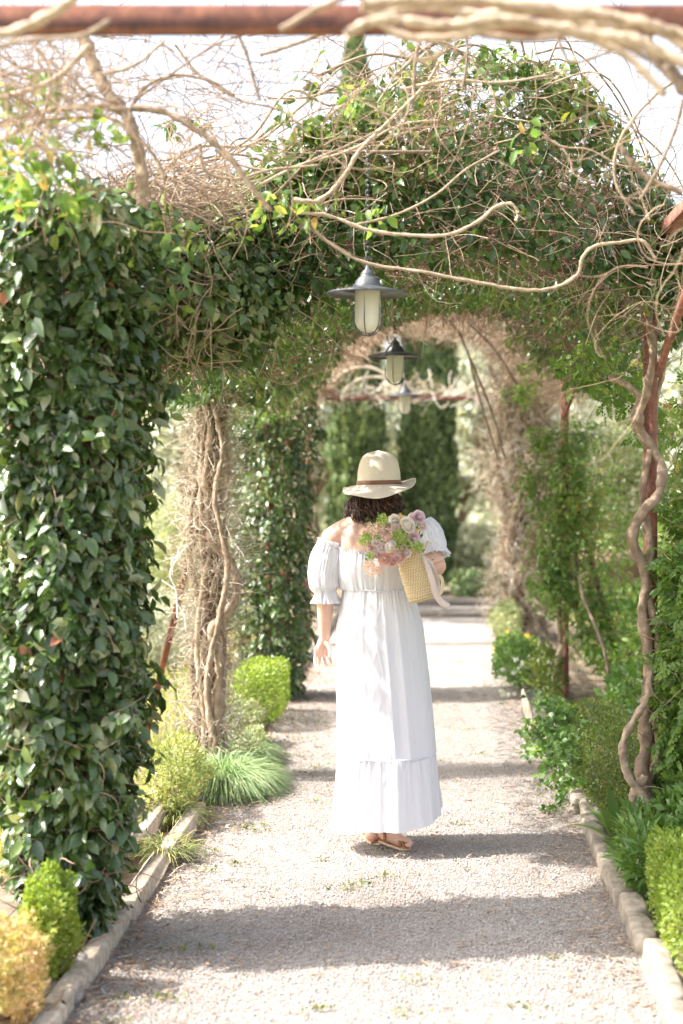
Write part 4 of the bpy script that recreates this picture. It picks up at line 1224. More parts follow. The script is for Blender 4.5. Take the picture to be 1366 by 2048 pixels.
# ------------------------------------------------------------------ trees
def cypress(x, y, h, w, label, n=16000, seed=0):
    root = empty('cypress_tree', (x, y, 0), label, 'tree')
    z = h * rng.random(n)
    a = rng.random(n) * 6.28
    prof = np.interp(z / h, [0, .03, .10, .35, .7, .9, 1], [.86, .94, 1, 1, .82, .45, .04])
    dep = np.where(rng.random(n) < .8, 1 - np.abs(rng.normal(0, .10, n)), rng.random(n))
    q = np.stack([np.cos(a) * 2, np.sin(a) * 2, z * 1.1], -1)
    s = w * prof * dep * (1 + .26 * fbm(q, 1.2, seed) + .22 * fbm(q, 4, seed))
    pos = np.stack([x + s * np.cos(a), y + s * np.sin(a), z + .12], -1)
    out_ = np.stack([np.cos(a), np.sin(a), 0 * a], -1)
    tip = out_ * .35 + [0, 0, 1.0] + rng.normal(0, .3, (n, 3)); N = out_ + rng.normal(0, .4, (n, 3))
    mb = MB(); leaves(mb, pos, tip, N, .10 * (.6 + .8 * rng.random(n)), QUADL, tintnoise(pos, 1.5, seed, .5))
    o = mb.build('crown', M['cyp'], root); o['kind'] = 'stuff'
    mb = MB(); branch(mb, [(x, y, 0), (x + .02, y, h * .4), (x, y, h * .85)], .09, .02, n=14, tint=.2); mb.build('trunk', M['bark'], root)
cypress((711 - 865) * 19.8 / 3000, 19.8, 7.45, .335, 'left of the two tall cypress columns at the end of the tunnel', 20000, 1)
cypress((857 - 865) * 20.2 / 3000, 20.2, 7.1, .345, 'right of the two tall cypress columns, behind the farthest lantern', 20000, 2)

def tree(name, x, y, h, r, label, mat, n=9000, seed=0, lsize=.16, clear=.25, cat='tree', trunk_r=.1, limbs=7, tint=.3, group=None):
    root = empty(name, (x, y, 0), label, cat, group)
    r_ = np.random.default_rng(seed + 100)
    cl = []
    tb = (x + r_.normal(0, .15), y, h * clear)
    mb = MB(); branch(mb, [(x, y, -.05), (x + r_.normal(0, .08), y, h * clear * .5), tb], trunk_r * 1.2, trunk_r * .8, sides=9, tint=tint); mb.build('trunk', M['bark'], root)
    for k in range(limbs):
        a = k / limbs * 6.28 + r_.random(); e = r * (.35 + .5 * r_.random())
        zt = h * (clear + (.92 - clear) * (.25 + .7 * r_.random()))
        end = (x + e * math.cos(a), y + e * math.sin(a), zt)
        mid = ((tb[0] + end[0]) / 2 + r_.normal(0, .12), (tb[1] + end[1]) / 2, tb[2] + (zt - tb[2]) * .6)
        mb = MB(); branch(mb, [tb, mid, end], trunk_r * .5, trunk_r * .15, sides=6, tint=tint); mb.build('limb', M['bark'], root)
        cl.append(end); cl.append(mid)
        for j in range(3):
            cl.append((end[0] + r_.normal(0, r * .3), end[1] + r_.normal(0, r * .3), min(h, end[2] + r_.normal(.1, h * .12))))
    cl = np.array(cl)
    idx = rng.integers(0, len(cl), n)
    d = nrm(rng.normal(0, 1, (n, 3)))
    cr = r * (.20 + .18 * r_.random(len(cl)))[idx][:, None]
    pos = cl[idx] + d * cr * (rng.random((n, 1)) ** .4) * [1, 1, .8]
    pos[:, 2] = np.maximum(pos[:, 2], h * clear * .6)
    N = d + rng.normal(0, .6, (n, 3)) + [0, 0, .4]; tip = d + rng.normal(0, .8, (n, 3)) + [0, 0, -.3]
    mb = MB(); leaves(mb, pos, tip, N, lsize * (.6 + .8 * rng.random(n)), QUADL, tintnoise(pos, 1.0, seed, .5))
    o = mb.build('crown', mat, root); o['kind'] = 'stuff'
# olive trees beyond the tunnel
OT = [(-2.6, 17.5, 3.6, 1.5, 'silvery olive tree seen between the nearest column and the twiggy post'),
      (-4.6, 24, 4.6, 2.2, 'larger pale olive tree farther left behind the twiggy post'),
      (-2.3, 27, 4.4, 2.0, 'olive tree seen just left of the left cypress'),
      (0.55, 30, 4.0, 1.6, 'distant olive tree between and behind the two cypresses'),
      (1.15, 23.5, 3.6, 1.3, 'olive tree with a forked trunk right of the right cypress'),
      (3.4, 20, 3.9, 1.7, 'grey-green olive tree seen between the two right posts'),
      (2.3, 27, 4.4, 2.0, 'olive tree farther back between the right posts'),
      (4.7, 26, 4.4, 2.2, 'pale olive tree at the far right edge'),
      (-7.0, 30, 4.8, 2.6, 'olive tree at the far left, mostly behind the nearest column'),
      (2.9, 14.5, 2.6, .9, 'young bright olive tree just beyond the terracotta pot')]
for k, (x, y, h, r, lab) in enumerate(OT):
    tree('olive_tree', x, y, h, r, lab, M['silver'], n=8500, seed=k, lsize=.11 if y < 22 else .16, trunk_r=.11)
# far wood
def far_wood():
    n = 26000
    X = rng.uniform(-40, 40, n); Y = rng.uniform(42, 60, n)
    hh = 4.2 + 1.4 * fbm(np.stack([X * .16, Y * .1, X * 0], -1), 1) * 2
    Z = hh * rng.random(n) ** .7
    pos = np.stack([X, Y, Z], -1)
    mb = MB(); leaves(mb, pos, rng.normal(0, 1, (n, 3)), rng.normal(0, 1, (n, 3)) + [0, -.5, .5], .55 * (.6 + .7 * rng.random(n)), QUADL, tintnoise(pos, .3, 3, .6))
    o = mb.build('far_wood', M['silver']); o['kind'] = 'stuff'
far_wood()
# shrubs far off
shrub('grey_bush', (-2.25, 12.2, 0), (.34, .4, .62), 5000, .04, M['silver'], 'rounded dark grey-green bush in the meadow behind the leaning strut', 'shrub', shape='round', seed=21)
shrub('green_bush', (-3.0, 15.5, 0), (.6, .6, 1.3), 6000, .06, M['pale'], 'pale sunny green bush beyond the meadow on the left', 'shrub', shape='round', seed=22)
shrub('green_bush', (2.6, 17.0, 0), (.7, .6, 1.2), 6000, .06, M['starleaf'], 'bright green bush in the distance between the right posts', 'shrub', shape='round', seed=23)
shrub('grey_bush', (.62, 19.6, 0), (.38, .4, .34), 3500, .05, M['cyp'], 'low dark bush on the bank right of the cypresses', 'shrub', shape='round', seed=24)
shrub('green_bush', (1.9, 12.2, 0), (.3, .4, .7), 4200, .045, M['lush'], 'leafy bush standing left of the terracotta pot', 'shrub', shape='round', seed=25)

shrub('green_bush', (-.42, 25.0, 0), (.55, .5, .8), 4200, .09, M['silver'], 'soft grey-green bush seen in the gap between the two cypresses', 'shrub', shape='round', seed=26)
shrub('green_bush', (.85, 25.5, 0), (.75, .5, .7), 4600, .09, M['silver'], 'soft grey-green bush on the lawn right of the right cypress', 'shrub', shape='round', seed=27)
# terracotta pot with a shrub
def pot():
    root = empty('plant_pot', (1.62, 13.0, 0), 'large brown terracotta pot with a young plant, right of the second post', 'plant pot')
    mb = MB(); lathe(mb, [(.0, .0), (.22, .0), (.24, .03), (.31, .82), (.345, .83), (.35, .93), (.33, .94), (.30, .93), (.29, .86), (.0, .85)], 32, c=(1.62, 13.0, 0)); mb.build('pot', M['terra'], root)
    n = 2600; a = nrm(rng.normal(0, 1, (n, 3))); pos = np.array([1.62, 13, 1.5]) + a * (rng.random((n, 1)) ** .4) * [.32, .32, .55]
    mb = MB(); leaves(mb, pos, a + rng.normal(0, .6, (n, 3)), a + [0, 0, .5], .06, SMALL); o = mb.build('foliage', M['pale'], root); o['kind'] = 'stuff'
    mb = MB(); branch(mb, [(1.62, 13, .84), (1.64, 13, 1.2), (1.6, 13, 1.7)], .02, .01, tint=.3); mb.build('stem', M['bark'], root)
pot()

# ------------------------------------------------------------------ the woman
BD = 6.4
def W(px, py, dy=0.0):
    return np.array(P(px, py, BD + dy))
def WZ(px, z, dy=0.0):
    return np.array(((px - VX) * BD / FPX, BD + dy, z))

def mat_plain(name, colr, rough=.6, trans=0, sheen=0, sss=0, spec=.5, noise_s=None, var=.12, bump_s=0):
    m, nt, b, out = mat_new(name)
    b.inputs['Base Color'].default_value = (*colr, 1); b.inputs['Roughness'].default_value = rough
    b.inputs['Specular IOR Level'].default_value = spec
    if sheen: b.inputs['Sheen Weight'].default_value = sheen
    if sss:
        b.inputs['Subsurface Weight'].default_value = sss; b.inputs['Subsurface Radius'].default_value = (.012, .005, .003)
        b.inputs['Subsurface Scale'].default_value = 1.0
    if noise_s:
        f = nz(nt, noise_s, 5)
        lo = tuple(c * (1 - var) for c in colr); hi = tuple(min(1, c * (1 + var)) for c in colr)
        nt.links.new(ramp(nt, [(.3, lo), (.7, hi)], f), b.inputs['Base Color'])
        if bump_s: bump(nt, b, f, bump_s, .002)
    if trans:
        t = nt.nodes.new('ShaderNodeBsdfTranslucent'); t.inputs['Color'].default_value = (*colr, 1)
        mx = nt.nodes.new('ShaderNodeMixShader'); mx.inputs[0].default_value = trans
        nt.links.new(b.outputs[0], mx.inputs[1]); nt.links.new(t.outputs[0], mx.inputs[2]); nt.links.new(mx.outputs[0], out.inputs['Surface'])
    return m
M['skin'] = mat_plain('skin', (.66, .42, .32), .48, sss=.25, noise_s=22, var=.07)
M['cotton'] = mat_plain('white_cotton', (.80, .80, .835), .75, trans=.22, sheen=.3, noise_s=300, var=.02, bump_s=.06)
M['hair'] = mat_tint('brown_hair', [(0, (.014, .007, .004)), (.6, (.055, .025, .013)), (1, (.18, .08, .04))], rough=.42, spec=.35)
M['straw_hat'] = mat_plain('cream_straw', (.60, .52, .40), .8, noise_s=160, var=.08, bump_s=.25)
M['leather'] = mat_plain('tan_leather', (.30, .125, .05), .45, noise_s=60, var=.2, bump_s=.1)
M['band'] = mat_plain('brown_leather', (.16, .06, .03), .42, noise_s=60, var=.2)
M['ribbon'] = mat_plain('blush_ribbon', (.74, .63, .58), .6, trans=.2)
M['straw'] = mat_tint('woven_straw', [(0, (.34, .22, .10)), (.45, (.58, .44, .24)), (1, (.78, .64, .42))], rough=.7)
M['nail'] = mat_plain('nail', (.70, .42, .36), .3)
M['eye'] = mat_plain('eye_white', (.75, .73, .70), .2)
M['sole'] = mat_plain('pale_sole', (.62, .47, .32), .6)

def capsule(mb, pts, radii, sides=18, n=None, flat=1.0):
    """closed tapered tube with round ends"""
    pts = np.asarray(pts, float); n = n or max(10, len(pts) * 6)
    pa = smooth_path(pts, n); r = np.interp(np.linspace(0, len(pts) - 1, n), range(len(pts)), radii)
    d0 = nrm(pa[0] - pa[1]); d1 = nrm(pa[-1] - pa[-2])
    t = np.linspace(math.pi / 2, .15, 6)
    head = [pa[0] + d0 * r[0] * math.sin(q) for q in t]; hr = [r[0] * math.cos(q) + 1e-4 for q in t]
    tail = [pa[-1] + d1 * r[-1] * math.sin(q) for q in t[::-1]]; trr = [r[-1] * math.cos(q) + 1e-4 for q in t[::-1]]
    tubes(mb, np.vstack([head, pa, tail]), np.concatenate([hr, r, trr]), sides, .5, cap=True, flat=flat)
def ellipsoid(mb, c, r, n=24):
    u = np.linspace(0, 2 * math.pi, n, endpoint=False); v = np.linspace(-math.pi / 2, math.pi / 2, n // 2)
    U, Wv = np.meshgrid(u, v)
    V = np.stack([np.cos(Wv) * np.cos(U) * r[0], np.cos(Wv) * np.sin(U) * r[1], np.sin(Wv) * r[2]], -1).reshape(-1, 3) + c
    i = np.arange(n // 2 - 1)[:, None] * n + np.arange(n)[None]; i2 = np.arange(n // 2 - 1)[:, None] * n + (np.arange(n)[None] + 1) % n
    mb.add(V, np.stack([i, i2, i2 + n, i + n], -1).reshape(-1, 4))
def ring_loft(mb, rings, n=48, cap=True):
    """rings: (cx, cy, z, hx, hy)"""
    a = np.arange(n) / n * 2 * math.pi
    V = np.array([np.stack([c[0] + c[3] * np.cos(a), c[1] + c[4] * np.sin(a), np.full(n, c[2])], -1) for c in rings]).reshape(-1, 3)
    K = len(rings)
    i = np.arange(K - 1)[:, None] * n + np.arange(n)[None]; i2 = np.arange(K - 1)[:, None] * n + (np.arange(n)[None] + 1) % n
    n0 = mb.n
    mb.add(V, np.stack([i, i2, i2 + n, i + n], -1).reshape(-1, 4))
    if cap:
        for e in (0, K - 1):
            ids = n0 + e * n
            mb.V.append(V[e * n:(e + 1) * n].mean(0)[None]); mb.T.append(np.array([.5])); ci = mb.n; mb.n += 1
            mb.F[3].append(np.array([[ids + q, ids + (q + 1) % n, ci] for q in range(n)]))

def woman():
    c0 = W(765, 1695)
    root = empty('person', (c0[0], BD, 0), 'woman in a white off-shoulder dress and straw hat walking away along the gravel path', 'person')
    X = lambda px: (px - VX) * BD / FPX
    mb = MB()
    # torso
    t = [(762, .74, .150, .115, .01), (764, .85, .162, .120, 0), (760, .95, .145, .108, .01), (757, 1.05, .122, .092, .01), (755, 1.12, .122, .092, .005), (752, 1.20, .142, .100, 0),
         (751, 1.27, .158, .100, -.005), (750, 1.33, .160, .088, -.005), (749, 1.37, .125, .066, 0), (748, 1.40, .070, .055, 0)]
    ring_loft(mb, [(X(a), BD + e, b, c, d) for a, b, c, d, e in t])
    capsule(mb, [W(752, 1040, .0), W(715, 1050, 0), W(690, 1060, 0), W(666, 1076, 0)], [.052, .047, .047, .050])
    capsule(mb, [W(752, 1040, .0), W(790, 1048, 0), W(815, 1056, 0), W(840, 1068, 0)], [.052, .047, .047, .050])
    # shoulder blades
    ellipsoid(mb, W(708, 1090, -.050), (.055, .036, .085)); ellipsoid(mb, W(795, 1088, -.050), (.055, .036, .085))
    capsule(mb, [W(750, 1052, 0), W(752, 1025, .0), W(756, 985, .015)], [.058, .050, .052])
    hc = W(757, 966, .03)
    ellipsoid(mb, hc, (.073, .090, .100)); ellipsoid(mb, hc + [0, .03, -.055], (.052, .058, .062))
    ellipsoid(mb, hc + [0, .085, -.095], (.020, .018, .016))                    # chin
    capsule(mb, [hc + [0, .088, .005], hc + [0, .103, -.022]], [.008, .0125])   # nose
    capsule(mb, [hc + [-.018, .090, -.058], hc + [0, .096, -.057], hc + [.018, .090, -.058]], [.004, .007, .004])
    for s in (-1, 1):
        ellipsoid(mb, hc + [s * .074, .0, -.02], (.010, .020, .030))            # ears
        capsule(mb, [hc + [s * .045, .078, .026], hc + [s * .015, .090, .024]], [.008, .008])
    # left arm, hanging
    capsule(mb, [W(665, 1078, 0), W(656, 1130, -.005), W(650, 1192, -.015), W(650, 1230, .0), W(649, 1275, .025)], [.048, .042, .036, .033, .0225], n=40)
    pw = W(648, 1279, .026)
    ax = np.array([.86, .50, 0]); ax = ax / np.linalg.norm(ax)
    for q in (-1, 0, 1):
        capsule(mb, [pw + [0, 0, .008], pw + [-.006, .004, -.03] + ax * .014 * q, pw + [-.008, .008, -.060] + ax * .017 * q], [.0185, .0165, .0125])
    # the palm turns towards the camera and the body; fingers curl in
    base = pw + [-.008, .008, -.062]
    for k, L in enumerate((.070, .078, .072, .056)):
        rt = base + ax * (-.027 + .0175 * k) + [-.002, 0, .006]
        cv = np.array([.34, -.48, 0]) * (1.25 - .17 * k)
        rt = rt + ax * (k - 1.5) * .0015; sp = ax * (k - 1.5) * .0035
        j1 = rt + np.array([0, 0, -1]) * L * .40 + cv * L * .08 + sp
        j2 = j1 + np.array([0, 0, -.85]) * L * .32 + cv * L * .25 + sp
        j3 = j2 + np.array([0, 0, -.55]) * L * .28 + cv * L * .30
        capsule(mb, [rt + [0, 0, .02], rt, j1, j2, j3], [.0085, .0078, .0074, .0068, .0056], sides=12, n=24)
    th = pw + [.012, -.012, -.012]
    capsule(mb, [pw + [0, 0, -.005], th, th + [.014, -.012, -.024], th + [.017, -.020, -.044], th + [.014, -.026, -.058]], [.013, .0125, .0105, .0095, .0070], sides=12, n=24)
    # right arm, bent forward round the basket
    capsule(mb, [W(842, 1070, 0), W(858, 1100, -.045), W(871, 1132, -.085), W(862, 1118, 0), W(848, 1090, .08), W(838, 1078, .12)], [.048, .044, .045, .040, .030, .024], n=50)
    rw = W(838, 1077, .13)
    capsule(mb, [rw, rw + [-.02, .03, .012], rw + [-.035, .05, .02]], [.022, .027, .025], flat=.65)
    for k, L in enumerate((.068, .075, .07, .055)):
        rt = rw + [-.038, .052, .045 - .017 * k]
        capsule(mb, [rt, rt + [-.022, .018, 0], rt + [-.045, .004, -.004], rt + [-.048, -.022, -.008]], [.009, .0085, .008, .0065], sides=12, n=20)
    capsule(mb, [rw + [-.01, .0, .02], rw + [-.03, .0, .045], rw + [-.05, .01, .05]], [.012, .010, .008], sides=12)
    # legs
    capsule(mb, [WZ(790, .84), WZ(790, .48, .02), WZ(784, .27, -.02), WZ(776, .095, .0)], [.085, .055, .048, .030], n=40)
    capsule(mb, [WZ(735, .84), WZ(742, .48, .05), WZ(748, .27, .06), WZ(751, .08, .07)], [.085, .055, .048, .030], n=40)
    # right foot: heel lifted, toes to the right on the ground
    capsule(mb, [WZ(776, .085, 0), WZ(770, .062, .0), WZ(785, .052, -.012), WZ(802, .034, -.02), WZ(816, .026, -.024)], [.030, .030, .029, .026, .020], n=30)
    for k in range(5):
        a = WZ(814, .024, -.052 + .014 * k)
        capsule(mb, [a, a + [.014 + .006 * (k > 2), 0, -.005]], [.0085 + .003 * (k == 4), .0075 + .002 * (k == 4)], sides=10, n=8)
    capsule(mb, [WZ(751, .085, .07), WZ(750, .045, .07), WZ(742, .036, .13), WZ(738, .026, .19), WZ(737, .022, .22)], [.030, .029, .029, .028, .020], n=30)
    for k in range(5):
        a = WZ(737, .021, .215) + [-.026 + .013 * k, 0, 0]
        capsule(mb, [a, a + [0, .02, -.002]], [.0085, .007], sides=10, n=8)
    body = mb.build('body', M['skin'], root)
    rm = body.modifiers.new('remesh', 'REMESH'); rm.mode = 'VOXEL'; rm.voxel_size = .0034; rm.use_smooth_shade = True
    sm = body.modifiers.new('smooth', 'SMOOTH'); sm.factor = .5; sm.iterations = 7
    for s in (-1, 1):
        mb = MB(); ellipsoid(mb, hc + [s * .030, .082, .008], (.012, .010, .008), 14); mb.build('eye', M['eye'], root)

    # ---- hair
    mb = MB()
    ellipsoid(mb, hc + [-.006, -.014, -.02], (.082, .088, .098), 28)
    mb.T[-1][:] = .15
    hair = mb.build('hair', M['hair'], root)
    mb = MB()
    for k in range(1000):
        a = rng.uniform(-.18, 1.18) * math.pi              # round the back: pi/2 faces the camera
        ca, sa = math.cos(a), -math.sin(a)
        K = 18; t = np.linspace(0, 1, K)
        top = rng.uniform(-.06, -.025); bot = W(750, rng.uniform(1030, 1056))[2] - .0
        side = max(0, -ca)                                 # fuller on the left
        bot += .05 * max(0, ca - .1) + .03 * max(0, -ca - .55) + .02 * rng.random() ** 2
        z = hc[2] + top + (bot - hc[2] - top) * t
        rr = .076 + (.026 + .022 * side) * np.sin(t * math.pi * .62) + rng.normal(0, .006) - .018 * np.clip(t - .75, 0, 1) * 4 * rng.random()
        ph = rng.random() * 6.28; fq = rng.uniform(.9, 1.7)
        wv = .016 * t ** .8 * np.sin(ph + t * fq * 6.28); wv2 = .009 * t ** .7 * np.cos(ph + t * fq * 6.28)
        aa = a + wv2 / .1
        x = hc[0] - .010 + (rr + wv) * np.cos(aa) * .95
        y = hc[1] - .006 - (rr + wv) * np.sin(aa) * .92 - .012 * t * abs(sa)
        r0 = rng.choice([.0011, .002, .0034], p=[.45, .35, .2])
        r = r0 * (1 - .15 * np.cos(t * 20 + ph)) * np.clip((1 - t) * 5, .12, 1)
        tubes(mb, np.stack([x, y, z], -1), r, 6, np.clip(rng.normal(.45, .28), 0, 1))
    mb.build('locks', M['hair'], hair)

    # ---- hat
    mb = MB(); n = 96
    a = np.arange(n) / n * 2 * math.pi
    hx0, hy0 = X(757.5), BD + .025
    zb = 1.546
    prof = [(1.0, 0), (.995, .02), (.975, .05), (.93, .08), (.875, .102), (.78, .120), (.64, .133), (.46, .140), (.26, .1425), (.1, .143), (.01, .143)]
    rows = []
    for t in np.linspace(1, 0, 16)[:-1]:
        rx = .091 + (.066) * t + .003 * np.sin(a * 3 + 1) * t
        ry = .105 + (.068) * t
        zt = .0 + .016 * np.cos(a) * t ** 1.2 - .047 * np.clip(-np.sin(a), -.12, 1) ** 1 * t ** 1.15 + .006 * np.sin(2 * a + .8) * t ** 2 + .004 * np.sin(5 * a) * t ** 2
        zt = zt - .010 * t * (np.cos(a) < 0) * np.cos(a) ** 2 + .006 * np.clip((t - .7) / .3, 0, 1) * np.clip(-np.cos(a) - .5, 0, 1)
        rows.append(np.stack([hx0 + rx * np.cos(a), hy0 + ry * np.sin(a), zb + zt], -1))
    for f, dz in prof:
        pinch = 1 - .025 * np.exp(-((dz - .12) / .03) ** 2) * (np.abs(np.sin(a)) < .5) * (np.sin(a) > -.9)
        rx, ry = .091 * f * pinch, .105 * f
        zz = zb + dz + (.008 * (1 - np.abs(np.cos(a))) - .003 * np.exp(-(np.cos(a) * f / .3) ** 2) * (f < .6)) * (dz > .1)
        rows.append(np.stack([hx0 + rx * np.cos(a), hy0 + ry * np.sin(a), zz + 0 * a], -1))
    V = np.array(rows).reshape(-1, 3); K = len(rows)
    i = np.arange(K - 1)[:, None] * n + np.arange(n)[None]; i2 = np.arange(K - 1)[:, None] * n + (np.arange(n)[None] + 1) % n
    mb.add(V, np.stack([i, i2, i2 + n, i + n], -1).reshape(-1, 4))
    hat = mb.build('straw_hat', M['straw_hat'], root)
    so = hat.modifiers.new('thick', 'SOLIDIFY'); so.thickness = .003; so.offset = 1
    ss = hat.modifiers.new('sub', 'SUBSURF'); ss.levels = 1; ss.render_levels = 1
    mb = MB()
    for dz, rr in ((0, .0),):
        V = []
        for q, (o, z_) in enumerate(((.0035, .004), (.0050, .006), (.0050, .020), (.0035, .022))):
            V.append(np.stack([hx0 + (.0915 + o) * np.cos(a), hy0 + (.1055 + o) * np.sin(a), zb + z_ + .002 * np.cos(a)], -1))
        V = np.array(V).reshape(-1, 3)
        i = np.arange(3)[:, None] * n + np.arange(n)[None]; i2 = np.arange(3)[:, None] * n + (np.arange(n)[None] + 1) % n
        mb.add(V, np.stack([i, i2, i2 + n, i + n], -1).reshape(-1, 4))
    mb.build('hat_band', M['band'], hat)

    # ---- dress
    def surf(rows, closed=True):
        K, n = rows.shape[:2]
        i = np.arange(K - 1)[:, None] * n + np.arange(n)[None]
        i2 = np.arange(K - 1)[:, None] * n + (np.arange(n)[None] + 1) % n
        F = np.stack([i, i2, i2 + n, i + n], -1)
        if not closed: F = F[:, :-1]
        return rows.reshape(-1, 3), F.reshape(-1, 4)
    def vn(a, s, z, zs, off=0):
        return fbm(np.stack([np.cos(a).ravel() * s, np.sin(a).ravel() * s, (z * zs).ravel()], -1), 1, off).reshape(a.shape)
    n = 420; a1 = np.arange(n) / n * 2 * math.pi
    # upper skirt tier, z 1.105 -> .40
    def tier(z0, zb_fn, table, m, amp0, amp1, gath, off, gl=.05):
        t = np.linspace(0, 1, m)
        A, T = np.meshgrid(a1, t)
        Zb = zb_fn(A); Z = z0 + (Zb - z0) * T
        zt, lft, rgt, dep = table
        L_ = np.interp(-Z, -np.array(zt), lft); R_ = np.interp(-Z, -np.array(zt), rgt); Dp = np.interp(-Z, -np.array(zt), dep)
        cx = (L_ + R_) / 2; hx = (R_ - L_) / 2
        long_ = vn(A, 2.6, Z, .55, off)
        fine = vn(A, 6.5, Z, 1.0, off + 5)
        rid = 1 - 2.2 * np.abs(vn(A, 3.6, Z, .5, off + 11))
        diag = vn(A + Z * 1.1, 3.0, Z, 2.2, off + 21)
        amp = amp0 + (amp1 - amp0) * T ** .8
        g = np.exp(-T * (z0 - Zb) / gl)
        gat = vn(A, 15, Z, .8, off + 31) * gath * g
        dsp = amp * (.80 * long_ + .30 * fine + .42 * (rid - .3) + .16 * diag) + gat
        crease = vn(A * 1.0, 5.0, Z, 6.0, off + 41)
        dsp += .0012 * np.clip(1 - 6 * np.abs(crease), 0, 1)
        x = X(765) + cx + (hx + dsp) * np.cos(A); y = BD + .0 + (Dp + dsp * 1.15) * np.sin(A)
        return np.stack([x, y, Z], -1)
    u = lambda px: (px - 765) * BD / FPX
    zt = [1.11, 1.05, .951, .737, .524, .400, .204, .097, .04]
    lf = [u(688), u(683), u(673), u(673), u(676), u(677), u(668), u(665), u(664)]
    rg = [u(825), u(832), u(845), u(857), u(866), u(870), u(879), u(884), u(886)]
    dp_ = [.112, .125, .138, .155, .168, .175, .19, .20, .20]
    seam = lambda A: .402 + .004 * np.sin(A * 2)
    mb = MB()
    V, F = surf(tier(1.105, seam, (zt, lf, rg, dp_), 150, .003, .018, .010, 3)); mb.add(V, F)
    dress = mb.build('dress', M['cotton'], root)
    hemf = lambda A: .130 + .030 * np.cos(A) + .024 * np.clip(np.sin(A), -1, 1) + .010 * np.sin(3 * A + 1)
    mb = MB(); V, F = surf(tier(.404, hemf, (zt, lf, rg, dp_), 80, .008, .024, .013, 60, .09)); mb.add(V, F)
    mb.build('hem_tier', M['cotton'], dress)
    mb = MB()      # piped seams
    for z_, L2, R2, D2 in ((.403, -.1905, .2265, .1795), (1.105, u(686), u(827), .116)):
        cx = (L2 + R2) / 2; hx = (R2 - L2) / 2 + .002
        tubes(mb, np.stack([X(765) + cx + hx * np.cos(a1), BD + (D2 + .001) * np.sin(a1), z_ + .002 * np.sin(a1 * 9)], -1), .0028, 5, .5)
    # bodice
    m = 60; t = np.linspace(0, 1, m); A, T = np.meshgrid(a1, t)
    xn = np.cos(A); yb = -np.sin(A)
    top = 1.262 + .030 * xn ** 2 - .004 * yb + .012 * xn
    Z = 1.105 + (top - 1.105) * T
    hx = .152 + .014 * np.sin(T * math.pi) + .016 * T; hy = .114 + .014 * np.sin(T * math.pi * .9) - .004 * T
    ends = np.exp(-T * .16 / .02) + np.exp(-(1 - T) * .16 / .03)
    d = .0045 * vn(A, 9, Z, 2.0, 77) + .0075 * ends * vn(A, 17, Z, 1.0, 88)
    x = X(756 - 5 * 1) + .002 * T + (hx + d) * xn; y = BD + (hy + d) * np.sin(A)
    mbb = MB(); V, F = surf(np.stack([x, y, Z], -1)); mbb.add(V, F); mbb.build('bodice', M['cotton'], dress)
    # frill along the neckline
    m = 10; t = np.linspace(0, 1, m); A, T = np.meshgrid(np.arange(720) / 720 * 2 * math.pi, t)
    xn = np.cos(A); top = 1.262 + .030 * xn ** 2 + .004 * np.sin(A) + .012 * xn
    d = -.002 + .007 * T * (np.sin(A * 62 + 2 * np.sin(A * 7)) + .6 * np.sin(A * 41)) + .004 * T
    x = X(751) + .002 + (.169 + d) * xn; y = BD + (.113 + d) * np.sin(A)
    z = top - .004 + .018 * T + .003 * T * np.sin(A * 50)
    mbb = MB(); V, F = surf(np.stack([x, y, z], -1)); mbb.add(V, F); mbb.build('neck_frill', M['cotton'], dress)
    mb.build('seam', M['cotton'], dress)
    # sleeves
    def sleeve(path, rad, name, off, frill_at=(0, -1), n=220, m=90):
        pa = smooth_path(path, m); r = np.interp(np.linspace(0, len(path) - 1, m), range(len(path)), rad)
        tan = nrm(np.gradient(pa, axis=0)); b1 = nrm(np.cross(tan, [0, 1, 0])); b2 = np.cross(tan, b1)
        a = np.arange(n) / n * 2 * math.pi
        A, T = np.meshgrid(a, np.linspace(0, 1, m))
        e = np.exp(-T / .10) + np.exp(-np.abs(T - .86) / .07)
        d = .007 * vn(A, 3, T, 1.8, off) + .006 * vn(A, 8, T, 1.5, off + 3) + e * .007 * vn(A, 13, T, .5, off + 5)
        fr = np.clip((T - .88) / .12, 0, 1)
        d += fr * .008 * (np.sin(A * 22 + 2 * np.sin(A * 3)) + .5 * np.sin(A * 13))
        cr = fbm(np.stack([np.cos(A).ravel() * 3, np.sin(A).ravel() * 3, T.ravel() * 6], -1), 1, off + 9).reshape(A.shape)
        d += .0025 * np.clip(1 - 5 * np.abs(cr), 0, 1) * (1 - fr)
        R = r[:, None] + d
        V = pa[:, None] + R[..., None] * (np.cos(A)[..., None] * b1[:, None] + np.sin(A)[..., None] * b2[:, None])
        mbb = MB(); v, f = surf(V); mbb.add(v, f); return mbb.build(name, M['cotton'], dress)
    sleeve([W(664, 1086, 0), W(660, 1096, 0), W(654, 1118, -.005), W(649, 1150, -.01), W(649, 1174, -.012), W(650, 1184, -.014), W(651, 1194, -.014), W(651, 1206, -.014)],
           [.053, .055, .066, .068, .062, .044, .050, .062], 'sleeve', 5)
    sleeve([W(842, 1052, 0), W(850, 1060, -.005), W(858, 1072, -.025), W(864, 1086, -.045), W(868, 1095, -.06), W(869, 1099, -.065), W(870, 1104, -.068), W(871, 1112, -.075)],
           [.050, .058, .062, .060, .052, .046, .050, .058], 'sleeve', 25)
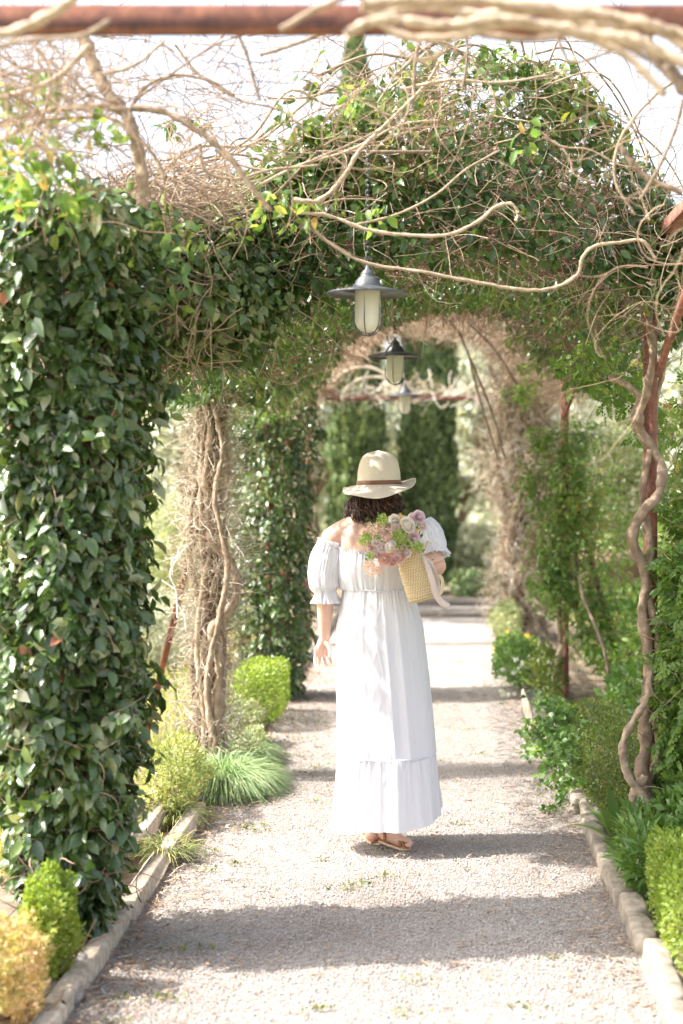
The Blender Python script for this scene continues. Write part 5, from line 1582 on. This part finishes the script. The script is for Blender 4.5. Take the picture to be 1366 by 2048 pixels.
    # frills on top of the sleeves
    for cxp, cyp, rx, sgn in ((663, 1087, .054, 1), (842, 1052, .050, -1)):
        A, T = np.meshgrid(np.arange(260) / 260 * 2 * math.pi, np.linspace(0, 1, 8))
        c = W(cxp, cyp)
        d = .005 * T * (np.sin(A * 24) + .6 * np.sin(A * 17)) + .003 * T
        x = c[0] + (rx + d) * np.cos(A); y = c[1] + (rx * 1.0 + d) * np.sin(A); z = c[2] - .004 + .016 * T - sgn * .25 * (x - c[0])
        mbb = MB(); V, F = surf(np.stack([x, y, z], -1)); mbb.add(V, F); mbb.build('sleeve_frill', M['cotton'], dress)

    # ---- sandals
    def sole(pts, wds, th, name, mat, parent, dirw):
        pa = smooth_path(pts, 20); w = np.interp(np.linspace(0, len(pts) - 1, 20), range(len(pts)), wds)
        dirw = np.array(dirw)
        rows = []
        for q in range(20):
            for s, zz in ((-1, 0), (-1, -th), (1, -th), (1, 0)):
                rows.append(pa[q] + dirw * s * w[q] + [0, 0, zz])
        V = np.array(rows).reshape(20, 4, 3)
        mbb = MB(); v, f = surf(V); mbb.add(v, f)
        mbb.F[4].append(np.array([[0, 1, 2, 3], [76, 77, 78, 79]]))
        return mbb.build(name, mat, parent, smooth=False)
    for pts, wd, dw, straps, lab in (
        ([WZ(756, .036, .0), WZ(772, .028, -.005), WZ(788, .018, -.015), WZ(803, .011, -.02), WZ(823, .011, -.025)], [.016, .031, .028, .040, .022], (0, 1, 0),
         [(803, .020, -.020, .034), (809, .018, -.022, .033), (815, .016, -.023, .030), (770, .050, 0, .040)], 'r'),
        ([WZ(750, .014, .035), WZ(749, .013, .07), WZ(742, .012, .13), WZ(738, .011, .19), WZ(737, .011, .245)], [.018, .032, .030, .042, .022], (1, 0, 0), [], 'l')):
        s = sole(pts, wd, .010, 'sandal', M['sole'], root, dw)
        sole([p + np.array([0, 0, .0035]) for p in pts], [w * .98 for w in wd], .003, 'insole', M['leather'], s, dw)
        if straps:
            for (px, z, dy, r) in straps:
                t = np.linspace(-.15, math.pi + .15, 17)
                lean = .010 if px > 800 else .0
                pth = np.stack([X(px) - lean * np.sin(t), BD + dy + r * np.cos(t) * 1.05, z + r * .92 * np.sin(t)], -1)
                mbb = MB(); w_ = .0065
                V = np.stack([pth + [-w_, 0, 0], pth + [w_, 0, -.002], pth + [w_, 0, -.004] , pth + [-w_, 0, -.003]], 1)
                v, f = surf(V); mbb.add(v, f); mbb.build('strap', M['leather'], s)
            mbb = MB(); box(mbb, WZ(769, .078, -.040), (.007, .003, .006), bev=.001); mbb.build('buckle', M['black'], s)
        else:
            for yy, zz in ((.18, .045), (.20, .04)):
                t = np.linspace(0, math.pi, 15); pth = np.stack([X(738) + .036 * np.cos(t), BD + yy + 0 * t, .012 + .042 * np.sin(t)], -1)
                mbb = MB(); V = np.stack([pth + [0, -.006, 0], pth + [0, .006, 0], pth + [0, .006, -.003], pth + [0, -.006, -.003]], 1)
                v, f = surf(V); mbb.add(v, f); mbb.build('strap', M['leather'], s)
    return root
woman()

# ---- basket on her back
def basket():
    bot = W(846, 1203, -.20); top = W(817, 1100, -.20)
    root = empty('straw_basket', tuple(bot), 'woven straw basket bag hooked over her right arm, full of flowers', 'basket')
    ax = nrm(top - bot); side = nrm(np.cross([0, 1, 0], ax)) * -1; dep = np.cross(ax, side)
    H = np.linalg.norm(top - bot)
    n, m = 168, 110
    A, T = np.meshgrid(np.arange(n) / n * 2 * math.pi, np.linspace(0, 1, m))
    pw = 2.3
    rr = (np.abs(np.cos(A)) ** pw + np.abs(np.sin(A)) ** pw) ** (-1 / pw)
    hx = .051 + .009 * T; hy = .042 + .008 * T
    rnd = np.sqrt(np.clip(1 - ((.09 - T) / .09) ** 2 * (T < .09), 0, 1)); rnd = np.maximum(rnd, .02)
    rows_ = T * 19; fr = rows_ % 1; row = np.floor(rows_)
    chev = np.sin(A * 32 + np.where(row % 2 > 0, 1, -1) * fr * 3.0 + row)
    d = .0022 * chev * np.sin(fr * math.pi) + .0020 * np.sin(fr * math.pi) ** .6 + .003 * np.sin(A * 2 + T * 5)
    R = rr * rnd
    V = bot + (T * H)[..., None] * ax + ((R * hx + d) * np.cos(A))[..., None] * side + ((R * hy + d) * np.sin(A))[..., None] * dep
    V[-1] = V[-2] + (V[-2] - (bot + H * ax)) * -.05
    K = m
    i = np.arange(K - 1)[:, None] * n + np.arange(n)[None]; i2 = np.arange(K - 1)[:, None] * n + (np.arange(n)[None] + 1) % n
    tint = np.clip(.55 + .35 * chev * np.sin(fr * math.pi) - .35 * (np.sin(fr * math.pi) < .3) + rng.normal(0, .08, chev.shape), 0, 1)
    mb = MB(); mb.add(V.reshape(-1, 3), np.stack([i, i2, i2 + n, i + n], -1).reshape(-1, 4), tint.ravel())
    o = mb.build('basket_body', M['straw'], root)
    so = o.modifiers.new('thick', 'SOLIDIFY'); so.thickness = .004; so.offset = -1
    mb = MB()   # base disc
    mb.add(np.vstack([bot + .004 * ax, V[3]]), np.array([[0, q + 1, (q + 1) % n + 1] for q in range(n)]), .4); mb.build('base', M['straw'], root)
    # handles over the forearm
    for s in (-1, 1):
        p0 = top + side * .05 * s * .6 + dep * 0 + np.array([.02, .05 + 0 * s, -.02])
        pts = [p0, p0 + [.03, .05, .05 + .01 * s], W(862, 1088, .01) + [0, .01 * s, .04], W(866, 1110, .0) + [.0, .02, .05], p0 + [.05, .0, -.03]]
        mb = MB(); tubes(mb, smooth_path(pts, 26), .0045, 7, .6); mb.build('handle', M['straw'], root)
    # pale looped end of the handle showing behind
    mb = MB(); c = W(876, 1170, -.11)
    t = np.linspace(0, 2 * math.pi, 30)
    tubes(mb, np.stack([c[0] + .020 * np.cos(t), c[1] + .012 * np.sin(t), c[2] + .040 * np.sin(t)], -1), .0075, 8, .9); mb.build('handle_loop', M['straw'], root)
    # ribbon
    for pts, w in (([W(847, 1112, -.268), W(856, 1135, -.272), W(864, 1160, -.270), W(872, 1188, -.26), W(884, 1205, -.25), W(897, 1214, -.245)], .015),
                   ([W(846, 1112, -.262), W(862, 1128, -.25), W(872, 1150, -.22), W(876, 1172, -.20), W(873, 1192, -.20)], .011)):
        pa = smooth_path(pts, 30); tan = nrm(np.gradient(pa, axis=0)); sd_ = nrm(np.cross(tan, [.25, 1, .1]))
        ww = w * np.interp(np.linspace(0, 1, 30), [0, .2, 1], [.35, .8, 1])[:, None]
        tw_ = .004 * np.sin(np.linspace(0, 9, 30))[:, None] * np.array([0, 1, 0])
        V = np.stack([pa - sd_ * ww + tw_, pa + tw_ * -1 - [0, .002, 0], pa + sd_ * ww + tw_], 1)
        i = (np.arange(29)[:, None] * 3 + np.arange(2)[None]).ravel()
        mb = MB(); mb.add(V.reshape(-1, 3), np.stack([i, i + 1, i + 4, i + 3], -1))
        o = mb.build('ribbon', M['ribbon'], root); so = o.modifiers.new('thick', 'SOLIDIFY'); so.thickness = .0012
basket()

# ---- the bouquet
PET = {k: mat_plain('petal_' + k, c, .6, trans=.45, sss=0) for k, c in dict(
    white=(.93, .88, .81), pink=(.90, .70, .66), coral=(.90, .64, .56), lilac=(.86, .70, .76), blush=(.92, .82, .78)).items()}
M['greenflower'] = mat_tint('green_blossom', [(0, (.24, .36, .08)), (.6, (.44, .56, .18)), (1, (.66, .72, .38))], rough=.6, trans=.35)
M['tinyflower'] = mat_tint('tiny_blossom', [(0, (.55, .32, .28)), (.4, (.80, .60, .56)), (1, (.90, .84, .78))], rough=.6, trans=.3)
def bouquet():
    root = empty('bouquet', tuple(W(790, 1085, -.28)), 'bouquet of pink, white and green flowers spilling from the straw basket on her back', 'bouquet')
    def rose(px, py, rp, k, dy=-.30, look=(-.15, -1, .15), tall=1.0):
        c = W(px, py, dy); r = rp * BD / FPX
        z = nrm(np.array(look) + rng.normal(0, .2, 3)); x = nrm(np.cross(z, [0, 0, 1])); y = np.cross(z, x)
        mb = MB()
        ellipsoid(mb, c + z * r * .05 * tall, (r * .30, r * .30, r * .30 * tall), 14)
        for li, (fr, npet) in enumerate([(.20, 3), (.34, 4), (.48, 5), (.62, 5), (.76, 6), (.90, 7), (1.0, 7)]):
            dome = .62 * math.sqrt(max(.02, 1.04 - fr ** 2)) * tall
            for q in range(npet):
                a0 = q / npet * 6.28 + li * 1.1 + rng.normal(0, .12); wd = 6.28 / npet * .72
                G, Hh = np.meshgrid(np.linspace(-1, 1, 7), np.linspace(0, 1, 5))
                aa = a0 + G * wd
                rim = 1 - .16 * np.abs(G) ** 3 - .05 * rng.random()
                rad = r * fr * (.62 + .38 * Hh ** .8 + .05 * Hh ** 5) * rim
                hh = r * (dome * (.10 + 1.0 * Hh) * (1 - .15 * np.abs(G) ** 2) + .05 * Hh ** 3 - .28)
                P3 = c + (rad * np.cos(aa))[..., None] * x + (rad * np.sin(aa))[..., None] * y * (tall ** .6) + hh[..., None] * z
                i = (np.arange(4)[:, None] * 7 + np.arange(6)[None]).ravel()
                mb.add(P3.reshape(-1, 3), np.stack([i, i + 1, i + 8, i + 7], -1))
        mb.build('rose', PET[k], root)
    for spec in ((800, 1113, 15, 'pink'), (770, 1117, 15, 'coral'), (786, 1125, 9, 'coral'), (781, 1093, 12, 'white', -.31, (-.5, -.7, .6), 1.5), (816, 1050, 15, 'white', -.29, (.5, -.7, .6), 1.5),
                 (788, 1042, 14, 'white', -.26), (838, 1034, 14, 'lilac', -.25, (.3, -1, .5)), (828, 1076, 13, 'lilac', -.29, (.4, -1, 0)), (763, 1096, 11, 'blush'), (772, 1062, 10, 'blush', -.27),
                 (802, 1064, 10, 'blush', -.27), (845, 1052, 10, 'blush', -.24), (820, 1098, 8, 'pink', -.29), (755, 1110, 8, 'pink'), (824, 1034, 9, 'blush', -.25),
                 (752, 1084, 9, 'blush'), (760, 1066, 9, 'blush', -.28), (778, 1079, 8, 'pink'), (791, 1056, 9, 'blush', -.28), (740, 1096, 8, 'pink'), (814, 1106, 9, 'blush'), (748, 1100, 8, 'blush'), (776, 1052, 8, 'pink', -.27), (806, 1096, 8, 'pink')):
        rose(*spec)
    def puff(px, py, rp, mat, m, size, dy=-.29, name='blossom_cluster', sq=1.0, tmpl=SMALL):
        c = W(px, py, dy); r = rp * BD / FPX
        a = nrm(rng.normal(0, 1, (m, 3))); pos = c + a * r * (rng.random((m, 1)) ** .25) * [1, .8, sq]
        mb = MB()
        for q in range(4):
            d = rng.normal(0, 1, (m, 3)); leaves(mb, pos, d, a + rng.normal(0, .3, (m, 3)), size, tmpl, np.clip(rng.normal(.5, .25, m), 0, 1))
        mb.build(name, mat, root)
    for px, py, r in ((728, 1081, 13), (735, 1072, 9), (765, 1040, 12), (798, 1082, 15), (812, 1078, 13), (800, 1068, 11), (826, 1090, 13), (838, 1094, 9), (742, 1109, 10), (754, 1077, 7), (808, 1096, 11), (790, 1074, 9)):
        puff(px, py, r, M['greenflower'], 90, .0075)
    for px, py, r in ((742, 1060, 15), (757, 1055, 12), (765, 1070, 14), (780, 1064, 12), (745, 1092, 12), (750, 1128, 13), (742, 1140, 14), (756, 1142, 10), (735, 1130, 9), (728, 1062, 7), (778, 1105, 12), (790, 1104, 8)):
        puff(px, py, r, M['tinyflower'], 70, .0065, -.285, 'tiny_blossoms')
    for px, py in ((800, 1031), (803, 1045), (806, 1036), (835, 1060), (832, 1068), (784, 1120)):
        puff(px, py, 4, M['flower_y'], 10, .006, -.28, 'yellow_bud')
    n = 40
    base = W(822, 1110, -.2)
    ends = np.array([W(rng.uniform(725, 850), rng.uniform(1035, 1125), rng.uniform(-.27, -.2)) for k in range(n)])
    t = np.linspace(0, 1, 8)[None, :, None]
    pa = base + (ends[:, None] - base) * t + np.sin(t * math.pi) * rng.normal(0, .012, (n, 1, 3))
    mb = MB(); tubes(mb, pa, .0016, 5, .4); mb.build('stems', M['lush'], root)
    pos = ends + rng.normal(0, .012, ends.shape); mb = MB()
    leaves(mb, pos[:26], rng.normal(0, 1, (26, 3)), rng.normal(0, .5, (26, 3)) + [0, -1, .3], .020, LEAF); mb.build('foliage', M['lush'], root)
bouquet()
